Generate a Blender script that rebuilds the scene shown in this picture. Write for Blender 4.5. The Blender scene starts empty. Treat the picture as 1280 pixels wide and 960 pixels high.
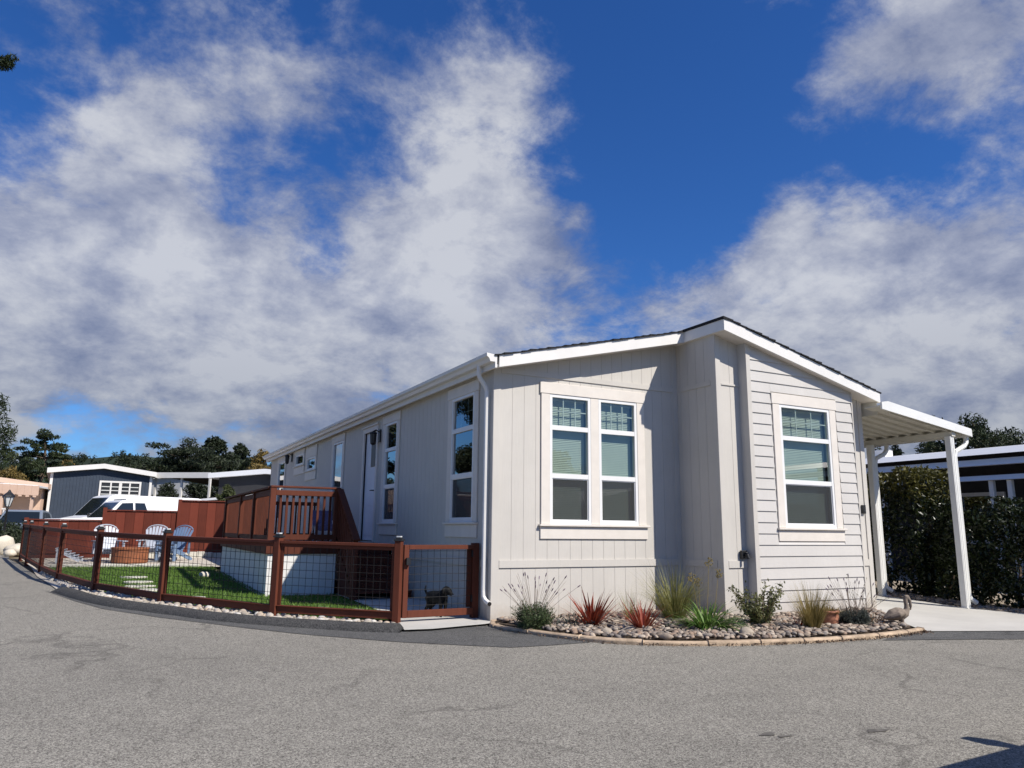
import bpy, math, random
import numpy as np
from mathutils import Vector
R_ = math.radians
random.seed(7)
S = bpy.context.scene
COL = S.collection
PI = math.pi

# ---------------------------------------------------------------- camera model (used to survey the place from the photograph)
F = 936.9
def _rot(yaw, pitch, roll):
    f = np.array([math.sin(yaw)*math.cos(pitch), math.cos(yaw)*math.cos(pitch), math.sin(pitch)])
    r = np.array([math.cos(yaw), -math.sin(yaw), 0.0]); u = np.cross(r, f)
    return np.array([math.cos(roll)*r+math.sin(roll)*u, -math.sin(roll)*r+math.cos(roll)*u, f])
CM = _rot(R_(27.5017), R_(11.0386), R_(0.6185))
CP = np.array([-4.59276, -9.35966, 1.22])
def ray(px, py): return CM.T @ np.array([(px-640)/F, -(py-480)/F, 1.0])
def at(px, py, D): return CP + ray(px, py)*D
def onx(px, py, x): d = ray(px, py); return CP + d*((x-CP[0])/d[0])
def ony(px, py, y): d = ray(px, py); return CP + d*((y-CP[1])/d[1])
def g(x, y): return 0.36*(1-math.exp(-max(y, 0)/17.0))
def gd(x, y): return min(0.22, 0.05*max(0, y+1.5))
def grd(px, py, off=0.0):
    d = ray(px, py); t = 1.0
    while t < 200:
        P = CP+d*t
        if P[2] <= g(P[0], P[1])+off: return P
        t += 0.02
    return P

# ---------------------------------------------------------------- helpers
OFF = {}
def tag(o, label=None, cat=None, group=None, kind=None):
    if label: o['label'] = label
    if cat: o['category'] = cat
    if group: o['group'] = group
    if kind: o['kind'] = kind
    return o
def thing(name, label, cat, loc=(0, 0, 0), rz=0.0, group=None):
    o = bpy.data.objects.new(name, None); COL.objects.link(o)
    o.empty_display_size = 0.2
    o.location = loc; o.rotation_euler = (0, 0, rz)
    OFF[o.name] = np.array(loc, float) if rz == 0 else np.zeros(3)
    return tag(o, label, cat, group)
def nrm(v): v = np.array(v, float); return v/(np.linalg.norm(v)+1e-12)

class MB:
    def __init__(s): s.v = []; s.f = []; s.m = []
    def add(s, vs, fs, mi=0):
        b = len(s.v); s.v.extend([tuple(map(float, p)) for p in vs])
        for q in fs: s.f.append([b+i for i in q]); s.m.append(mi)
    def box(s, x0, x1, y0, y1, z0, z1, mi=0):
        s.add([(x0,y0,z0),(x1,y0,z0),(x1,y1,z0),(x0,y1,z0),(x0,y0,z1),(x1,y0,z1),(x1,y1,z1),(x0,y1,z1)],
              [(0,3,2,1),(4,5,6,7),(0,1,5,4),(1,2,6,5),(2,3,7,6),(3,0,4,7)], mi)
    def obox(s, c, a, b, d, mi=0):
        c, a, b, d = [np.array(q, float) for q in (c, a, b, d)]
        if np.dot(np.cross(a, b), d) < 0: d = -d
        vs = [c-a-b-d, c+a-b-d, c+a+b-d, c-a+b-d, c-a-b+d, c+a-b+d, c+a+b+d, c-a+b+d]
        s.add(vs, [(0,3,2,1),(4,5,6,7),(0,1,5,4),(1,2,6,5),(2,3,7,6),(3,0,4,7)], mi)
    def beam(s, p, q, w, h, up=(0, 0, 1), mi=0):
        p = np.array(p, float); q = np.array(q, float); t = nrm(q-p); sd = nrm(np.cross(t, up)); u = np.cross(sd, t)
        s.obox((p+q)/2, (q-p)/2, sd*w/2, u*h/2, mi)
    def tube(s, pts, r, n=6, mi=0, cap=True, ell=None):
        pts = [np.array(p, float) for p in pts]; k = len(pts)
        rs = [r]*k if np.isscalar(r) else list(r)
        b = len(s.v); prev = None
        for i in range(k):
            t = nrm(pts[min(i+1, k-1)]-pts[max(i-1, 0)])
            if prev is None:
                a = np.cross(t, (0, 0, 1))
                if np.linalg.norm(a) < 0.05: a = np.cross(t, (0, 1, 0))
                a = nrm(a)
            else: a = nrm(prev-t*np.dot(prev, t))
            prev = a; c = np.cross(t, a); e = ell[i] if ell else 1.0
            for j in range(n):
                w = 2*PI*j/n
                s.v.append(tuple(pts[i]+rs[i]*(math.cos(w)*a*e+math.sin(w)*c)))
        for i in range(k-1):
            for j in range(n):
                j2 = (j+1) % n
                s.f.append([b+i*n+j, b+i*n+j2, b+(i+1)*n+j2, b+(i+1)*n+j]); s.m.append(mi)
        if cap:
            s.f.append([b+j for j in range(n)][::-1]); s.m.append(mi)
            s.f.append([b+(k-1)*n+j for j in range(n)]); s.m.append(mi)
    def lathe(s, prof, c=(0, 0, 0), n=16, mi=0, axis='z'):
        b = len(s.v)
        for (r, z) in prof:
            for j in range(n):
                w = 2*PI*j/n; x, y = r*math.cos(w), r*math.sin(w)
                p = (x, y, z) if axis == 'z' else ((x, z, y) if axis == 'y' else (z, x, y))
                s.v.append((c[0]+p[0], c[1]+p[1], c[2]+p[2]))
        k = len(prof)
        for i in range(k-1):
            for j in range(n):
                j2 = (j+1) % n; s.f.append([b+i*n+j, b+i*n+j2, b+(i+1)*n+j2, b+(i+1)*n+j]); s.m.append(mi)
        s.f.append([b+j for j in range(n)][::-1]); s.m.append(mi)
        s.f.append([b+(k-1)*n+j for j in range(n)]); s.m.append(mi)
    def prism(s, poly, plane, lo, hi, mi=0):
        n = len(poly)
        def P(a, b, c): return {'xz': (a, c, b), 'yz': (c, a, b), 'xy': (a, b, c)}[plane]
        vs = [P(a, b, lo) for a, b in poly]+[P(a, b, hi) for a, b in poly]
        s.add(vs, [list(range(n))[::-1], list(range(n, 2*n))]+[(i, (i+1) % n, n+(i+1) % n, n+i) for i in range(n)], mi)
    def ribbon(s, pts, ws, side, mi=0, fold=0.0):
        b = len(s.v); k = len(pts)
        for p, w, sd in zip(pts, ws, side):
            p = np.array(p, float); sd = np.array(sd, float)
            s.v.append(tuple(p-sd*w/2)); s.v.append(tuple(p+sd*w/2))
        for i in range(k-1):
            s.f.append([b+2*i, b+2*i+1, b+2*i+3, b+2*i+2]); s.m.append(mi)
    def build(s, name, mats, parent=None, smooth=False, bevel=0.0, seg=2):
        me = bpy.data.meshes.new(name)
        off = OFF.get(parent.name, np.zeros(3)) if parent is not None else np.zeros(3)
        V = np.array(s.v, float).reshape(-1, 3)-off
        me.from_pydata(V.tolist(), [], s.f)
        mats = mats if isinstance(mats, (list, tuple)) else [mats]
        for m in mats: me.materials.append(m)
        if len(mats) > 1: me.polygons.foreach_set('material_index', s.m)
        if smooth: me.polygons.foreach_set('use_smooth', [True]*len(me.polygons))
        me.update()
        o = bpy.data.objects.new(name, me); COL.objects.link(o)
        if parent is not None: o.parent = parent
        OFF[o.name] = off
        if bevel > 0:
            b = o.modifiers.new('Bevel', 'BEVEL'); b.width = bevel; b.segments = seg; b.limit_method = 'ANGLE'; b.angle_limit = R_(35)
        return o

def copy_tree(o, parent=None):
    c = o.copy(); COL.objects.link(c)
    if parent is not None: c.parent = parent
    for ch in list(o.children): copy_tree(ch, c)
    return c
def center_top(o):
    """give a single-mesh top-level thing an origin at its own base"""
    me = o.data; V = np.empty(len(me.vertices)*3); me.vertices.foreach_get('co', V); V = V.reshape(-1, 3)
    c = (V.min(0)+V.max(0))/2; c[2] = V[:, 2].min(); V -= c
    me.vertices.foreach_set('co', V.ravel()); o.location = tuple(c); me.update(); return o

# ---------------------------------------------------------------- materials
def newmat(name):
    m = bpy.data.materials.new(name); m.use_nodes = True
    nt = m.node_tree; b = nt.nodes['Principled BSDF']; return m, nt, b
def nd(nt, t, **kw):
    n = nt.nodes.new(t)
    for k, v in kw.items():
        if k in n.inputs: n.inputs[k].default_value = v
        else: setattr(n, k, v)
    return n
def noise(nt, scale, detail=5.0, rough=0.6, co=None, dist=0.0):
    n = nd(nt, 'ShaderNodeTexNoise'); n.inputs['Scale'].default_value = scale; n.inputs['Detail'].default_value = detail
    n.inputs['Roughness'].default_value = rough; n.inputs['Distortion'].default_value = dist
    if co is not None: nt.links.new(co, n.inputs['Vector'])
    return n.outputs['Fac']
def ramp(nt, fac, stops):
    r = nd(nt, 'ShaderNodeValToRGB'); e = r.color_ramp.elements
    while len(e) < len(stops): e.new(0.5)
    for i, (p, c) in enumerate(stops): e[i].position = p; e[i].color = (*c, 1) if len(c) == 3 else c
    nt.links.new(fac, r.inputs['Fac']); return r.outputs['Color']
def mixc(nt, fac, a, b, mode='MIX'):
    n = nd(nt, 'ShaderNodeMix', data_type='RGBA', blend_type=mode)
    for inp, val in ((0, fac), (6, a), (7, b)):
        if hasattr(val, 'is_linked') or hasattr(val, 'links'): nt.links.new(val, n.inputs[inp])
        else: n.inputs[inp].default_value = val if inp == 0 else (*val, 1)
    return n.outputs[2]
def mth(nt, op, a, b=None, clamp=False):
    n = nd(nt, 'ShaderNodeMath', operation=op, use_clamp=clamp)
    for i, v in enumerate((a, b)):
        if v is None: continue
        if hasattr(v, 'links'): nt.links.new(v, n.inputs[i])
        else: n.inputs[i].default_value = v
    return n.outputs[0]
def bump(nt, b, h, strength, dist=0.01):
    n = nd(nt, 'ShaderNodeBump'); n.inputs['Strength'].default_value = strength; n.inputs['Distance'].default_value = dist
    nt.links.new(h, n.inputs['Height']); nt.links.new(n.outputs['Normal'], b.inputs['Normal'])
def coord(nt, stretch=None):
    c = nd(nt, 'ShaderNodeTexCoord').outputs['Object']
    if stretch:
        m = nd(nt, 'ShaderNodeMapping'); m.inputs['Scale'].default_value = stretch; nt.links.new(c, m.inputs['Vector']); return m.outputs['Vector']
    return c
def C8(r, gg, b):
    def l(v): v /= 255.0; return v/12.92 if v <= .04045 else ((v+.055)/1.055)**2.4
    return (l(r), l(gg), l(b))
def mul(c, k): return tuple(min(1, x*k) for x in c)
def plain(name, col, rough=0.6, var=0.12, scale=6.0, bs=0.0, bscale=60.0, spec=0.5, metal=0.0, stretch=None, bdist=0.004):
    m, nt, b = newmat(name); co = coord(nt, stretch)
    n = noise(nt, scale, 6, 0.6, co)
    c = ramp(nt, n, [(0.3, mul(col, 1-var)), (0.7, mul(col, 1+var))])
    nt.links.new(c, b.inputs['Base Color'])
    b.inputs['Roughness'].default_value = rough; b.inputs['Specular IOR Level'].default_value = spec; b.inputs['Metallic'].default_value = metal
    if bs > 0: bump(nt, b, noise(nt, bscale, 4, 0.6, co), bs, bdist)
    return m
def leafmat(name, c1, c2, rough=0.5, trans=0.25, scale=1.2):
    m, nt, b = newmat(name); out = nt.nodes['Material Output']
    geo = nd(nt, 'ShaderNodeNewGeometry'); co = coord(nt)
    n = noise(nt, scale, 3, 0.6, co)
    f = mth(nt, 'ADD', mth(nt, 'MULTIPLY', geo.outputs['Random Per Island'], 0.55), mth(nt, 'MULTIPLY', n, 0.55))
    c = ramp(nt, f, [(0.2, c1), (0.85, c2)])
    nt.links.new(c, b.inputs['Base Color']); b.inputs['Roughness'].default_value = rough; b.inputs['Specular IOR Level'].default_value = 0.35
    t = nd(nt, 'ShaderNodeBsdfTranslucent'); nt.links.new(c, t.inputs['Color'])
    x = nd(nt, 'ShaderNodeMixShader'); x.inputs[0].default_value = trans
    nt.links.new(b.outputs[0], x.inputs[1]); nt.links.new(t.outputs[0], x.inputs[2]); nt.links.new(x.outputs[0], out.inputs['Surface'])
    return m
def woodmat(name, col, var=0.22, rough=0.65):
    m, nt, b = newmat(name); co = coord(nt, (1.0, 1.0, 1.0))
    n1 = noise(nt, 1.7, 4, 0.6, co); n2 = noise(nt, 38, 3, 0.6, coord(nt, (1, 1, 0.08)))
    geo = nd(nt, 'ShaderNodeNewGeometry').outputs['Random Per Island']
    f = mth(nt, 'ADD', mth(nt, 'ADD', mth(nt, 'MULTIPLY', n1, 0.35), mth(nt, 'MULTIPLY', n2, 0.3)), mth(nt, 'MULTIPLY', geo, 0.35))
    c = ramp(nt, f, [(0.3, mul(col, 1-var)), (0.75, mul(col, 1+var))])
    nt.links.new(c, b.inputs['Base Color']); b.inputs['Roughness'].default_value = rough; b.inputs['Specular IOR Level'].default_value = 0.18
    bump(nt, b, n2, 0.25, 0.004); return m
def glassmat(name, tint=(0.75, 0.85, 0.82), base=0.12, rough=0.0):
    m, nt, b = newmat(name); out = nt.nodes['Material Output']; nt.nodes.remove(b)
    ge = nd(nt, 'ShaderNodeNewGeometry'); dp = nd(nt, 'ShaderNodeVectorMath', operation='DOT_PRODUCT')
    nt.links.new(ge.outputs['Normal'], dp.inputs[0]); nt.links.new(ge.outputs['Incoming'], dp.inputs[1])
    om = mth(nt, 'SUBTRACT', 1.0, mth(nt, 'ABSOLUTE', dp.outputs['Value']), True); fres = mth(nt, 'ADD', .045, mth(nt, 'MULTIPLY', mth(nt, 'POWER', om, 5.0), .95))
    tr = nd(nt, 'ShaderNodeBsdfTransparent'); tr.inputs['Color'].default_value = (*tint, 1)
    gl = nd(nt, 'ShaderNodeBsdfGlossy'); gl.inputs['Roughness'].default_value = rough
    wob = noise(nt, 0.9, 1, 0.5, coord(nt))
    bp = nd(nt, 'ShaderNodeBump'); bp.inputs['Strength'].default_value = 0.03; bp.inputs['Distance'].default_value = 0.05
    nt.links.new(wob, bp.inputs['Height']); nt.links.new(bp.outputs['Normal'], gl.inputs['Normal'])
    f = mth(nt, 'ADD', mth(nt, 'MULTIPLY', fres, 1.7), base, True)
    x = nd(nt, 'ShaderNodeMixShader'); nt.links.new(f, x.inputs[0])
    nt.links.new(tr.outputs[0], x.inputs[1]); nt.links.new(gl.outputs[0], x.inputs[2]); nt.links.new(x.outputs[0], out.inputs['Surface'])
    return m
def stonemat(name, cols, rough=0.75):
    m, nt, b = newmat(name); co = coord(nt)
    geo = nd(nt, 'ShaderNodeNewGeometry').outputs['Random Per Island']
    n = len(cols); c = ramp(nt, geo, [(i/(n-1), cols[i]) for i in range(n)])
    sp = noise(nt, 45, 4, 0.7, co); c2 = mixc(nt, 1.0, c, ramp(nt, sp, [(0.3, (.65, .65, .65)), (0.7, (1.15, 1.13, 1.1))]), 'MULTIPLY')
    nt.links.new(c2, b.inputs['Base Color']); b.inputs['Roughness'].default_value = rough; bump(nt, b, sp, 0.3, 0.005); return m
SKYS, SKYV, SKT, CLB, EXPO = 0.10, 1.0, (.34, .59, .97), 0.65, 0.3
# ---------------------------------------------------------------- material instances
def asphaltmat(name, base, light, dark, patch=0.12):
    m, nt, b = newmat(name); co = coord(nt)
    v = nd(nt, 'ShaderNodeTexVoronoi'); v.inputs['Scale'].default_value = 210; nt.links.new(co, v.inputs['Vector'])
    v2 = nd(nt, 'ShaderNodeTexVoronoi'); v2.inputs['Scale'].default_value = 105; nt.links.new(co, v2.inputs['Vector'])
    sepv = nd(nt, 'ShaderNodeSeparateColor'); nt.links.new(v.outputs['Color'], sepv.inputs[0])
    sepw = nd(nt, 'ShaderNodeSeparateColor'); nt.links.new(v2.outputs['Color'], sepw.inputs[0])
    f = mth(nt, 'ADD', mth(nt, 'MULTIPLY', sepv.outputs[0], 0.55), mth(nt, 'MULTIPLY', sepw.outputs[1], 0.45))
    c = ramp(nt, f, [(0.18, dark), (0.5, base), (0.80, light)])
    n1 = noise(nt, 0.33, 7, 0.62, co, 0.6); n2 = noise(nt, 2.6, 6, 0.65, co)
    pf = mth(nt, 'ADD', mth(nt, 'MULTIPLY', n1, 0.6), mth(nt, 'MULTIPLY', n2, 0.4))
    c = mixc(nt, 1.0, c, ramp(nt, pf, [(0.3, (1-patch*1.6,)*3), (0.5, (1, 1, 1)), (0.72, (1+patch, 1+patch*.97, 1+patch*.9))]), 'MULTIPLY')
    # hairline cracks and faint oil stains
    vc = nd(nt, 'ShaderNodeTexVoronoi', feature='DISTANCE_TO_EDGE'); vc.inputs['Scale'].default_value = 0.42
    wv = nd(nt, 'ShaderNodeVectorMath', operation='ADD'); nt.links.new(co, wv.inputs[0])
    nn = nd(nt, 'ShaderNodeTexNoise'); nn.inputs['Scale'].default_value = 1.6; nn.inputs['Detail'].default_value = 6; nt.links.new(co, nn.inputs['Vector'])
    nt.links.new(nn.outputs['Color'], wv.inputs[1]); nt.links.new(wv.outputs[0], vc.inputs['Vector'])
    gate = ramp(nt, noise(nt, 0.5, 3, 0.5, co), [(0.46, (0, 0, 0)), (0.56, (1, 1, 1))])
    ck = mth(nt, 'MULTIPLY', ramp(nt, vc.outputs['Distance'], [(0.0, (1, 1, 1)), (0.020, (0, 0, 0))]), gate)
    c = mixc(nt, mth(nt, 'MULTIPLY', ck, 0.45), c, mul(dark, .7))
    nt.links.new(c, b.inputs['Base Color']); b.inputs['Roughness'].default_value = 0.85; b.inputs['Specular IOR Level'].default_value = 0.3
    bump(nt, b, f, 0.55, 0.006); return m

def sidingmat(name, col):
    m, nt, b = newmat(name); co = coord(nt)
    gr = noise(nt, 60, 4, 0.65, coord(nt, (1, 1, 0.05))); n = noise(nt, 1.1, 5, 0.6, co)
    f = mth(nt, 'ADD', mth(nt, 'MULTIPLY', gr, 0.35), mth(nt, 'MULTIPLY', n, 0.65))
    c = ramp(nt, f, [(0.28, mul(col, .88)), (0.72, mul(col, 1.06))])
    # splash dirt low on the wall
    sx = nd(nt, 'ShaderNodeSeparateXYZ'); nt.links.new(co, sx.inputs[0])
    lo = mth(nt, 'SUBTRACT', mth(nt, 'ADD', 0.05, mth(nt, 'MULTIPLY', noise(nt, 5, 5, .7, co), 0.40)), sx.outputs[2])
    d = mth(nt, 'MULTIPLY', mth(nt, 'MULTIPLY', lo, 4.0, True), 0.6, True)
    c = mixc(nt, d, c, mul((.32, .26, .2), 1.0))
    nt.links.new(c, b.inputs['Base Color']); b.inputs['Roughness'].default_value = 0.62; b.inputs['Specular IOR Level'].default_value = 0.3
    bump(nt, b, gr, 0.22, 0.003); return m

M = {}
M['road'] = asphaltmat('worn_asphalt', (.212, .198, .170), (.38, .36, .31), (.066, .06, .052))
M['road_new'] = asphaltmat('dark_asphalt_patch', (.085, .084, .082), (.16, .158, .15), (.03, .03, .03), .18)
M['kerb'] = asphaltmat('black_asphalt_kerb', (.045, .044, .043), (.1, .098, .094), (.018, .018, .018), .2)
M['ground'] = plain('dry_earth', (.16, .13, .085), .95, .35, .8, .4, 9, .2, bdist=.03)
M['hill'] = plain('wooded_hill', (.035, .05, .035), .95, .5, .03, 0, spec=.1)
M['concrete'] = plain('pale_concrete', (.47, .455, .42), .8, .09, 1.3, .12, 120, .3)
M['gravel_bed'] = plain('gravel_base', (.33, .28, .22), .95, .45, 28, .8, 45, .2, bdist=.02)
M['gravel_pale'] = plain('pale_gravel', (.50, .45, .38), .95, .4, 24, .8, 40, .2, bdist=.02)
M['soil'] = plain('brown_mulch', (.075, .055, .04), .95, .5, 14, .8, 40, .2, bdist=.02)
M['lawn'] = plain('lawn_green', (.075, .14, .022), .85, .55, 1.9, .9, 160, .25, bdist=.02)
M['siding'] = sidingmat('greige_siding', (.525, .496, .45))
M['lap'] = sidingmat('greige_lap_siding', (.525, .503, .472))
M['trim'] = plain('cream_trim', (.65, .602, .54), .55, .05, 5, .12, 30, .35, stretch=(1, 1, 1))
M['white'] = plain('white_paint', (.70, .68, .645), .45, .05, 2.2, .06, 70, .4)
M['soffit'] = plain('soffit_paint', (.66, .62, .57), .6, .05, 2, .05, 60, .3)
M['vinyl'] = plain('white_vinyl', (.72, .715, .70), .35, .03, 3, 0, spec=.5)
M['alu'] = plain('white_aluminium', (.72, .715, .68), .4, .06, 1.6, .05, 40, .5)
M['awn'] = plain('awning_pan_paint', (.60, .575, .50), .5, .08, 1.2, .05, 40, .4)
M['shingle'] = plain('charcoal_shingle', (.022, .022, .024), .95, .5, 26, .8, 90, .2, bdist=.01)
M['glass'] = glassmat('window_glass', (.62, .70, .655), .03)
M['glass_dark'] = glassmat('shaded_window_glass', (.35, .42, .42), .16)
M['screen'] = None
m, nt, b = newmat('insect_screen_mesh'); out = nt.nodes['Material Output']
b.inputs['Base Color'].default_value = (.03, .032, .034, 1); b.inputs['Roughness'].default_value = .6
t = nd(nt, 'ShaderNodeBsdfTransparent'); x = nd(nt, 'ShaderNodeMixShader'); x.inputs[0].default_value = .62
nt.links.new(t.outputs[0], x.inputs[1]); nt.links.new(b.outputs[0], x.inputs[2]); nt.links.new(x.outputs[0], out.inputs['Surface']); M['screen'] = m
M['blind'] = plain('pale_blind_slats', (.56, .57, .54), .6, .04, 3, 0)
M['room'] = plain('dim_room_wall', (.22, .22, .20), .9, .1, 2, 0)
M['black'] = plain('black_metal', (.012, .012, .013), .45, .2, 8, 0, spec=.5)
M['blackp'] = plain('black_plastic', (.02, .02, .021), .4, .15, 6, 0)
M['door'] = plain('pale_door_paint', (.66, .67, .70), .5, .05, 3, .05, 50)
M['stain'] = woodmat('red_brown_stain', (.090, .026, .0145), .42)
M['stain2'] = woodmat('red_brown_boards', (.120, .027, .0155), .34)
M['wire'] = plain('black_welded_wire', (.013, .012, .012), .5, .1, 5, 0, spec=.4)
M['skirt'] = plain('white_skirting', (.70, .69, .66), .6, .05, 1.5, .1, 50, .3)
M['tan'] = plain('tan_edging_stone', (.41, .31, .215), .85, .34, 9, .5, 60, .3, bdist=.008)
M['cob'] = stonemat('river_cobbles', [(.09, .075, .065), (.24, .19, .145), (.38, .32, .26), (.13, .115, .11), (.48, .41, .33), (.30, .21, .15), (.19, .15, .125)])
M['peb'] = stonemat('white_pebbles', [(.48, .44, .39), (.30, .26, .21), (.58, .56, .52), (.38, .33, .28), (.50, .40, .30)])
M['pav'] = plain('stepping_slab', (.50, .48, .42), .85, .2, 6, .3, 60)
M['bark'] = plain('grey_brown_bark', (.10, .075, .055), .95, .4, 5, .8, 18, .2, stretch=(1, 1, .25), bdist=.03)
M['stem'] = plain('dry_stem', (.16, .11, .075), .8, .3, 9, 0)
M['purple'] = plain('faded_lavender_flower', (.14, .10, .13), .8, .4, 20, 0)
M['lav'] = leafmat('lavender_leaves', (.030, .050, .018), (.085, .12, .045), .6, .2, 6)
M['lavg'] = leafmat('grey_lavender_leaves', (.035, .042, .036), (.10, .115, .095), .7, .15, 6)
M['ph'] = leafmat('red_flax_blades', (.10, .012, .010), (.36, .075, .035), .4, .3, 4)
M['gr'] = leafmat('tawny_grass_blades', (.10, .085, .018), (.42, .32, .12), .55, .3, 5)
M['grg'] = leafmat('green_gold_grass_blades', (.07, .09, .018), (.36, .33, .12), .55, .3, 5)
M['aga'] = leafmat('strap_green_leaves', (.035, .085, .014), (.16, .27, .06), .4, .3, 6)
M['shr'] = leafmat('olive_shrub_leaves', (.045, .055, .016), (.19, .19, .075), .5, .25, 7)
M['succ'] = leafmat('rusty_succulent_leaves', (.10, .05, .025), (.30, .17, .08), .5, .1, 9)
M['cact'] = leafmat('golden_succulent_leaves', (.14, .10, .03), (.46, .34, .12), .5, .1, 9)
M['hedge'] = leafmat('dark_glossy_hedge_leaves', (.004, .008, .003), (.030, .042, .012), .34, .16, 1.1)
M['hedgey'] = leafmat('yellowish_hedge_leaves', (.03, .034, .006), (.115, .105, .024), .4, .25, 1.4)  # yellower, lighter leaf colour of the new growth on top
M['pine'] = leafmat('dark_pine_needles', (.008, .016, .006), (.04, .058, .018), .6, .12, .35)
M['pineo'] = leafmat('olive_pine_needles', (.022, .032, .010), (.10, .115, .04), .6, .15, .35)
M['cyp'] = leafmat('black_green_cypress', (.005, .010, .005), (.026, .038, .013), .6, .1, .25)
M['rust'] = leafmat('rusty_gold_foliage', (.07, .05, .012), (.24, .17, .05), .6, .2, .6)
M['grassb'] = leafmat('lawn_blades', (.05, .11, .014), (.16, .26, .045), .5, .3, 2.5)
M['terra'] = plain('terracotta', (.40, .17, .10), .8, .2, 7, .2, 40)
M['statue'] = plain('weathered_stone', (.21, .17, .135), .85, .25, 18, .5, 70, .3)
M['dog'] = plain('black_fur', (.008, .008, .008), .7, .3, 30, .5, 120, .2)
M['dogw'] = plain('pale_fur', (.42, .36, .28), .8, .2, 30, 0)
M['blue'] = plain('slate_blue_siding', (.028, .042, .066), .6, .12, 3.5, .1, 40)
M['peach'] = plain('peach_stucco', (.62, .43, .32), .8, .07, 2, .1, 30)
M['brown'] = plain('dark_brown_siding', (.05, .035, .025), .8, .2, 3, 0)
M['metalroof'] = plain('white_metal_roof', (.78, .78, .78), .4, .06, .8, 0)
M['greyw'] = plain('grey_wall', (.30, .31, .32), .7, .1, 1.4, 0)
M['greyd'] = plain('dim_grey_siding', (.10, .105, .11), .75, .15, 2, 0)
M['darkw'] = plain('charcoal_wall', (.022, .022, .025), .8, .2, 2, 0)
M['carw'] = plain('white_car_paint', (.80, .80, .80), .22, .02, 1, 0, spec=.6)
M['cars'] = plain('silver_blue_paint', (.22, .26, .31), .25, .04, 1, 0, spec=.6, metal=.3)
M['card'] = plain('dark_grey_paint', (.04, .042, .045), .25, .04, 1, 0, spec=.6)
M['carg'] = glassmat('car_glass', (.10, .13, .14), .12)
M['tyre'] = plain('tyre_rubber', (.015, .015, .015), .8, .2, 9, 0)
M['rim'] = plain('alloy_rim', (.5, .5, .5), .3, .05, 4, 0, metal=.8)
M['lampg'] = plain('headlamp_lens', (.6, .62, .62), .15, .05, 4, 0)
M['chairw'] = plain('white_chair_paint', (.40, .43, .49), .5, .06, 5, 0)
M['chairb'] = plain('blue_chair_paint', (.15, .22, .34), .5, .1, 5, 0)
M['corten'] = plain('rusty_fire_pit', (.22, .075, .03), .8, .3, 9, .3, 40)
M['nroof'] = plain('bright_white_roof', (.87, .87, .86), .35, .03, .8, 0)
M['stainp'] = plain('old_oil_spot', (.105, .096, .082), .8, .4, 20, 0)
M['litter'] = stonemat('dry_leaf_litter', [(.07, .045, .03), (.16, .09, .05), (.10, .07, .05), (.22, .15, .09)])
M['fabric'] = plain('violet_cloth', (.13, .10, .17), .85, .35, 28, .2, 70)
M['boulder2'] = plain('buff_rock', (.34, .29, .23), .85, .3, 6, .5, 24, .3, bdist=.02)
M['boulder'] = plain('pale_boulder', (.60, .54, .44), .85, .22, 3.5, .5, 14, .3, bdist=.03)

# ---------------------------------------------------------------- setting sheets (each a few mm above the one below)
import bmesh
def sheet(name, poly, mat, off, zf=g, cut=1.0, thick=0.0, kind='structure', cutx=None):
    bm = bmesh.new(); vs = [bm.verts.new((x, y, 0)) for x, y in poly]; bm.faces.new(vs)
    ys = [p[1] for p in poly]; y = math.floor(min(ys))+cut
    while y < max(ys):
        if y > -3 and y < 45:
            bmesh.ops.bisect_plane(bm, geom=bm.verts[:]+bm.edges[:]+bm.faces[:], plane_co=(0, y, 0), plane_no=(0, 1, 0))
        y += cut
    bmesh.ops.triangulate(bm, faces=bm.faces[:])
    for v in bm.verts: v.co.z = zf(v.co.x, v.co.y)+off
    if thick > 0:
        r = bmesh.ops.extrude_face_region(bm, geom=bm.faces[:])
        for e in r['geom']:
            if isinstance(e, bmesh.types.BMVert): e.co.z -= 0
        new = set(e for e in r['geom'] if isinstance(e, bmesh.types.BMVert))
        for v in bm.verts:
            if v not in new: v.co.z -= thick
    bmesh.ops.recalc_face_normals(bm, faces=bm.faces[:])
    if thick == 0:
        for f_ in bm.faces:
            if f_.normal.z < 0: f_.normal_flip()
    me = bpy.data.meshes.new(name); bm.to_mesh(me); bm.free(); me.materials.append(mat)
    o = bpy.data.objects.new(name, me); COL.objects.link(o); OFF[o.name] = np.zeros(3)
    return tag(o, kind=kind) if kind else o
sheet('ground', [(-900, -300), (900, -300), (900, 1500), (-900, 1500)], M['ground'], -0.05)
sheet('road', [(-70, -17), (70, -17), (70, -3.3), (8.6, -3.3), (4.4, -2.7), (.8, -1.3), (.25, .3), (-1.6, .35), (-2.6, 1.1), (-3.9, 3.0), (-4.95, 5.6), (-5.6, 8.2), (-6.1, 11), (-6.7, 14.7), (-7.2, 17.5), (-7.6, 21.5), (-9, 24), (-40, 30), (-70, 30)], M['road'], 0.0)
KL = [(-6.75, 15.5), (-6.35, 12.5), (-6.0, 9.45), (-5.62, 7.2), (-5.42, 5.97), (-4.92, 4.30), (-4.42, 3.15), (-3.88, 2.30), (-3.45, 1.55), (-3.02, 1.0), (-2.62, .57), (-2.22, .2), (-1.80, -.2), (-1.44, -.46)]   # outer foot of the kerb
BED = [(-.03, -.06), (-.20, -.42), (-.12, -.95), (.07, -1.55), (.37, -2.13), (.85, -2.53), (1.40, -2.79), (1.9, -2.94), (2.38, -3.03), (2.85, -3.09), (3.34, -3.11), (3.96, -3.08), (4.40, -3.02), (4.72, -2.95)]
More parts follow.
